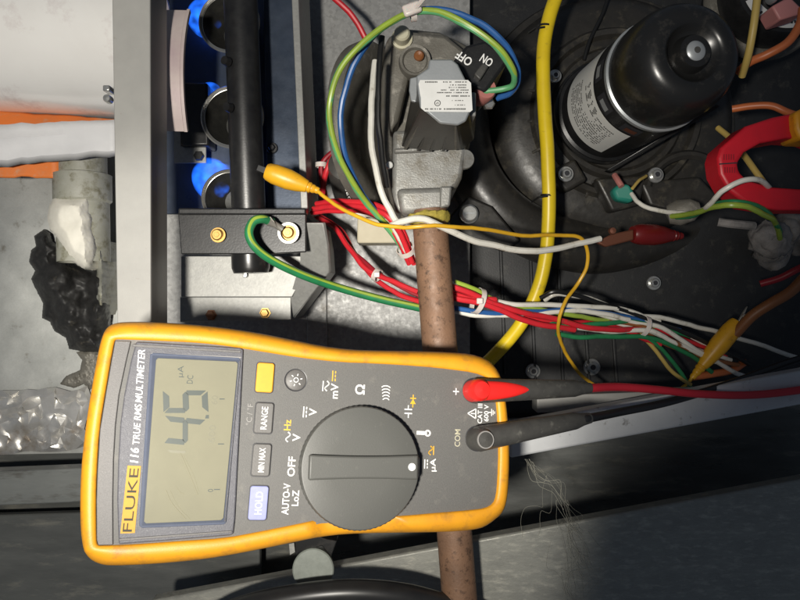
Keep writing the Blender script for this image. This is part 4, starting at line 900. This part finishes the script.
sg.add([L(205, 418.5, LH), L(208.8, 418.5, LH), L(208.8, 415, LH), L(206, 415, LH)], [(0, 1, 2, 3)])
build(sg, 'reading_segments', 'lcd_ink', lcd)
UP, RT = (-1, 0, 0), (0, 1, 0)
sm = MB()
put_text(sm, 'µA', L(181, 371.5, LH), RT, UP, 4.3, 2.5); put_text(sm, 'DC', L(190, 379.5, LH), RT, UP, 3.1, 2.2)
for (x, y, w_) in ((222, 399, 5), (221, 444, 6), (217, 489.5, 6)):
    sm.add([L(x-w_/2, y-.5, LH), L(x-w_/2, y+.5, LH), L(x+w_/2, y+.5, LH), L(x+w_/2, y-.5, LH)], [(0, 1, 2, 3)])
put_text(sm, '0', L(210.5, 490.5, LH), RT, UP, 1.1, 1.9)
build(sm, 'unit_symbols', 'lcd_ink', lcd)
sf = MB()
put_text(sf, '60', L(214.5, 400, LH), RT, UP, 3.4, 2.2); put_text(sf, '600', L(212, 434, LH), RT, UP, 6.5, 2.4); seg_digit(sf, (206.5, 475), (206.5, 452), (166, 473), 'b', .12)
build(sf, 'faint_symbols', 'lcd_faint', lcd)
sc_ = MB()
for pts, r in (([(180, 452), (188, 470), (198, 495)], .12), ([(183, 455), (193, 474), (199, 492)], .08), ([(166, 490), (172, 503), (186, 519)], .12), ([(170, 490), (178, 506), (190, 519)], .08), ([(176, 486), (180, 492), (185, 494)], .08)):
    sc_.tube(smooth_path([L(x, y, 1.6) for x, y in pts], 5), r*.8, 4)
build(lprism([(152, 355.5), (239, 360), (225.5, 522.5), (141.5, 526)], 2.3, .25), 'clear_window', 'clear_lens', lf)
build(sc_, 'window_scratches', 'lens_scratch', lf)
# brand plate and model line
br = build(lprism([(127.5, 465.5), (141, 466), (134.8, 533), (120.3, 533.6)], 1.28, .4), 'brand_plate', 'brand_yellow', lf)
bt = MB(); put_text(bt, 'FLUKE', L(130.8, 499.8, 1.40), RT, UP, 22.0, 3.1, bold=.0); build(bt, 'brand_lettering', 'print_brand', br)
bt = MB()
d1 = (L(147.0-5, 352, 1.3)-L(135.5, 463, 1.3)).normalized(); up1 = Vector((-d1.y, d1.x, 0))
put_text(bt, '116', L(134.4, 455.5, 1.3), d1, up1, 5.4, 3.0, .2, .02)
put_text(bt, 'TRUE RMS', L(137.2, 424, 1.3), d1, up1, 14.6, 2.4, .2, .008)
put_text(bt, 'MULTIMETER', L(140.2, 376, 1.3), d1, up1, 19.6, 2.45, .2, .008)
build(bt, 'model_lettering', 'print_white', lf)
# buttons
def rrect(c, du, dv, r, nseg=4):
    pts = []
    for sx, sy, a0 in ((1, 1, 0), (-1, 1, 90), (-1, -1, 180), (1, -1, 270)):
        for k in range(nseg+1):
            a = R(a0+90*k/nseg); pts.append(Vector((c.x+sx*(du-r)+r*math.cos(a), c.y+sy*(dv-r)+r*math.sin(a), c.z)))
    return pts
def button(px_, py_, du, dv, m, txt=None, tl=0, th=0):
    c = L(px_, py_, 1.0); tilt = Matrix.Rotation(R(-1), 3, 'Z')
    gv = build(MB().prism(rrect(Vector((c.x, c.y, .12)), du+.35, dv+.35, 1.2), (0, 0, -.5)), 'button_surround', 'meter_groove', meter)
    b = build(MB().prism(rrect(c, du, dv, 1.0), (0, 0, -1.5)), 'button', m, meter, bevel=.35, seg=3)
    if txt:
        q = MB(); put_text(q, txt, Vector((c.x+.1, c.y, 1.06)), RT, UP, tl, th, bold=.004); build(q, 'button_lettering', 'print_white', b)
    return b
button(265, 377.5, 3.3, 5.7, 'button_yellow'); button(264, 418, 3.4, 5.8, 'button_grey', 'RANGE', 8.6, 2.4)
button(261.5, 460, 3.4, 6.0, 'button_grey', 'MIN MAX', 9.0, 2.3); button(258.5, 503, 3.4, 6.2, 'button_blue', 'HOLD', 8.2, 2.7)
c = L(296, 380, .6)
build(MB().lathe([(4.1, -.55), (4.5, -.45), (4.5, -1)], c, (0, 0, 1), 36), 'button_surround', 'meter_groove', meter)
bb = build(MB().lathe([(0, .25), (3.6, .25), (4.0, 0), (4.1, -1)], c, (0, 0, 1), 36), 'backlight_button', 'button_grey', meter)
q = MB(); q.lathe([(.75, .34), (1.0, .34)], c, (0, 0, 1), 14)
for k in range(6):
    a = R(60*k+15); d_ = Vector((math.cos(a), math.sin(a), 0)); q.box(c+d_*2.1+Vector((0, 0, .33)), (.8, .35, .06), Matrix.Rotation(a, 3, 'Z'))
build(q, 'backlight_symbol', 'print_white', bb)
# printed legends on the face
wt = MB(); yl = MB(); pl = MB(); wn = MB(); FH = .06
def T(mb, s_, x, y, l, h, b=.015): put_text(mb, s_, L(x, y, FH), RT, UP, l, h, bold=b)
def dash(mb, x, y, du, dv): c = L(x, y, FH); mb.add([c+Vector((-du/2, -dv/2, 0)), c+Vector((du/2, -dv/2, 0)), c+Vector((du/2, dv/2, 0)), c+Vector((-du/2, dv/2, 0))], [(0, 1, 2, 3)])
def dc(mb, x, y, w=4.2):
    c = L(x, y, FH); dash_ = .42
    mb.box(c+Vector((-.55, 0, 0)), (dash_, w, .04))
    for k in (-1, 0, 1): mb.box(c+Vector((.55, k*w*.36, 0)), (dash_, w*.24, .04))
def acw(mb, x, y, w=4.2, amp=.75):
    c = L(x, y, FH); p = [c+Vector((-amp*math.sin(2*math.pi*k/16), (k/16-.5)*w, 0)) for k in range(17)]
    for a, b in zip(p, p[1:]):
        d_ = (b-a).normalized(); n_ = Vector((-d_.y, d_.x, 0))*.24; e_ = d_*.1; mb.add([a-n_-e_, a+n_-e_, b+n_+e_, b-n_+e_][::-1], [(0, 1, 2, 3)])
T(wt, 'mV', 334.5, 391, 6.0, 3.0); acw(wt, 327, 386, 3.8); dash(wt, 323, 386, .42, 4.0); dc(yl, 334, 376, 4.2)
T(wt, 'V', 313, 412, 2.9, 3.0); dc(wt, 305, 412, 4.2)
T(yl, 'Hz', 287.5, 425, 4.1, 2.6); acw(wt, 288, 437, 3.6); T(wt, 'V', 296.5, 437.5, 2.9, 3.0)
T(wt, 'OFF', 291.5, 466.5, 7.4, 2.9); T(wt, 'AUTO-V', 286, 499, 11.6, 2.7); T(wt, 'LoZ', 295.5, 498, 5.8, 2.6)
T(wt, 'Ω', 360, 389.5, 4.0, 3.9, .02)
for k in range(5):
    c = L(386, 386.5+k*3.1, FH); rr = 2.2+0*k
    p = [c+Vector((math.cos(a_)*1.9*(1-.07*k), math.sin(a_)*1.1-.8, 0)) for a_ in [R(20+14*j) for j in range(11)]]
    for a, b in zip(p, p[1:]):
        d_ = (b-a).normalized(); n_ = Vector((-d_.y, d_.x, 0))*.2; wt.add([a-n_, a+n_, b+n_, b-n_][::-1], [(0, 1, 2, 3)])
dash(wt, 408.3, 407.2, .4, 1.6); dash(wt, 408.3, 416, .4, 1.6); dash(wt, 408.3, 409.4, 3.2, .5); dash(wt, 408.3, 413.4, 3.2, .5); 
c = L(413, 401, FH); yl.add([c+Vector((-1.2, -1.2, 0)), c+Vector((1.2, -1.2, 0)), c+Vector((0, .9, 0))], [(0, 1, 2)]); yl.box(c+Vector((0, 1.1, 0)), (2.5, .45, .04)); yl.box(c, (.4, 5.2, .05))
c = L(423.5, 433, FH); wt.box(c+Vector((-1.2, 0, 0)), (3.4, 1.5, .04)); wt.lathe([(.7, 0), (1.35, 0)], c+Vector((1.8, 0, 0)), (0, 0, 1), 18); wt.box(c+Vector((.6, 0, .01)), (1.8, .5, .04))
T(wt, 'µA', 433.5, 465, 5.2, 2.9); acw(yl, 430.6, 450.5, 3.4); dash(yl, 433.6, 450.5, .4, 3.6); dc(wt, 426, 464, 3.6)
T(pl, 'COM', 457.5, 438, 7.0, 2.4, .005); dash(wt, 456, 391.5, .45, 2.8); dash(wt, 456, 391.5, 2.6, .5)
c = L(472, 413.5, FH)
tri = [c+Vector((-1.9, 0, 0)), c+Vector((1.7, 2.0, 0)), c+Vector((1.7, -2.0, 0))]
for a, b in zip(tri, tri[1:]+tri[:1]):
    d_ = (b-a).normalized(); n_ = Vector((-d_.y, d_.x, 0))*.22; wt.add([a-n_, a+n_, b+n_, b-n_], [(0, 1, 2, 3)])
wt.box(c+Vector((.2, 0, 0)), (1.4, .45, .04)); wt.box(c+Vector((1.25, 0, 0)), (.4, .45, .04))
T(wt, 'CAT III', 480, 413.5, 8.2, 2.1); T(wt, '600 V', 486.3, 413, 7.0, 2.1)
c = L(492, 412.5, FH); wt.box(c+Vector((-1.0, 0, 0)), (1.2, .4, .04))
for k, w_ in enumerate((3.0, 2.0, 1.0)): wt.box(c+Vector((-.2+k*.7, 0, 0)), (.35, w_, .04))
T(wn, '°C / °F', 249.5, 414.5, 8.0, 2.2, 0)
build(wt, 'white_legends', 'print_white', meter); build(yl, 'yellow_legends', 'print_yellow', meter)
build(pl, 'com_lettering', 'print_pale', meter); build(wn, 'worn_lettering', 'print_worn', meter)
# rotary knob
mb = MB(); NS = 288; kz = 6.0; kc0 = Vector((kc.x, kc.y, 0))
prof = [(1.0, -.5), (1.0, kz-1.6), (.992, kz-.7), (.972, kz-.1), (.955, kz), (.5, kz), (0.02, kz)]
for f_, h in prof:
    for k in range(NS):
        a = 2*math.pi*k/NS; rr = KR*f_*(1-.009*(.5+.5*math.cos(a*72))*(1 if f_ > .98 else 0)); mb.v.append(kc0+Vector((rr*math.cos(a), rr*math.sin(a), h)))
for i in range(len(prof)-1):
    for k in range(NS):
        j = (k+1) % NS; mb.f.append((i*NS+k, i*NS+j, (i+1)*NS+j, (i+1)*NS+k))
mb.f.append(tuple((len(prof)-1)*NS+k for k in range(NS)))
kn = build(mb, 'rotary_knob', 'knob_grey', meter, angle=40)
e1 = L(418.5, 467.5, kz+2.4); e0 = L(309, 467.5, kz+2.4); dd = (e1-e0).normalized(); nn = Vector((-dd.y, dd.x, 0)); LN = (e1-e0).length
bar = []
for k in range(13):
    f_ = k/12; w_ = 4.75-.55*math.sin(math.pi*f_); bar.append(e0+dd*(LN*f_)+nn*w_)
for k in range(12, -1, -1):
    f_ = k/12; w_ = 4.75-.55*math.sin(math.pi*f_); bar.append(e0+dd*(LN*f_)-nn*w_)
build(MB().prism(bar, (0, 0, -2.8)), 'grip_bar', 'knob_grey', kn, bevel=.8, seg=3)
build(MB().prism([e1+nn*3.9+Vector((0, 0, -.6)), e1+nn*3.9+dd*1.0+Vector((0, 0, -2)), e1-nn*3.9+dd*1.0+Vector((0, 0, -2)), e1-nn*3.9+Vector((0, 0, -.6))], (0, 0, -4)), 'pointer_tip', 'meter_groove', kn, bevel=.5)
build(MB().lathe([(0, .12), (1.45, .1), (1.55, -.2)], L(412, 467, kz+2.5), (0, 0, 1), 24), 'pointer_dot', 'print_white', kn)
# jacks
for x, y in ((474, 390.5), (477, 438.5)):
    build(MB().lathe([(5.3, -2), (5.3, .35), (4.9, .5), (4.2, .4), (4.2, -2)], L(x, y, 0), (0, 0, 1), 36), 'input_jack', 'meter_groove', meter)

# =================================================================== TEST LEADS
def ML(p): return C + u*p.x + v_*p.y + nrm*p.z
def LW(x, y, h): return ML(L(x, y, h))
def test_lead(name, label, jx, jy, m_ins, m_sh, m_cab, ex, ey, cab, red):
    t = thing(name, label, 'test lead', LW(jx, jy, 0))
    base = LW(jx, jy, .5)
    build(MB().lathe([(4.0, -3), (4.0, 0), (4.7, .2), (4.7, 6), (4.3, 9.4), (3.4, 10.6), (0, 11)], base, nrm, 32), 'plug_head', m_ins, t)
    # shroud: flattened tapering barrel running off the head
    n = 15; pts = []; rr = []
    s0 = LW(jx+2, jy, 5.6); s1 = LW(ex, ey, 2.0)
    for k in range(n):
        f_ = k/(n-1); pts.append(s0.lerp(s1, f_)); rr.append(5.2-1.75*f_ if f_ < .86 else (3.6-.35 if k % 2 else 3.3)-1.0*(f_-.86)/.14)
    build(MB().tube(pts, rr, 24), 'shroud', m_sh, t, angle=60)
    if red:
        i0 = LW(jx+3, jy, 8.6); i1 = LW(jx+56, jy-1.5, 8.2)
        build(MB().tube([i0.lerp(i1, k/12) for k in range(13)], [3.9, 4.0, 4.0, 3.95, 3.85, 3.7, 3.5, 3.25, 2.95, 2.55, 2.05, 1.4, .5], 24, flat=.62), 'red_insert', m_ins, t)
    else:
        build(MB().lathe([(3.1, 10.9), (3.5, 10.9), (3.6, 10.4)], base, nrm, 28), 'head_ring', 'print_worn', t)
    cp_ = [s0.lerp(s1, .9), s1] + [P(*q) for q in cab]
    build(MB().tube(smooth_path(cp_, 7), 1.95, 14), 'cable', m_cab, t)
    return t
test_lead('red_test_lead', 'red test lead plugged into the multimeter, trailing off right', 473, 391, 'plug_red', 'plug_black', 'lead_red', 590, 388, [(620, 387, 112), (660, 390, 100), (700, 394, 92), (750, 395, 86), (800, 390, 82), (860, 380, 80)], True)
test_lead('black_test_lead', 'black test lead plugged into the COM jack below the red one', 476, 439, 'plug_black', 'plug_black', 'lead_black', 590, 418, [(620, 412, 106), (660, 404, 94), (700, 393, 82), (740, 380, 72), (790, 362, 64), (860, 340, 60)], False)
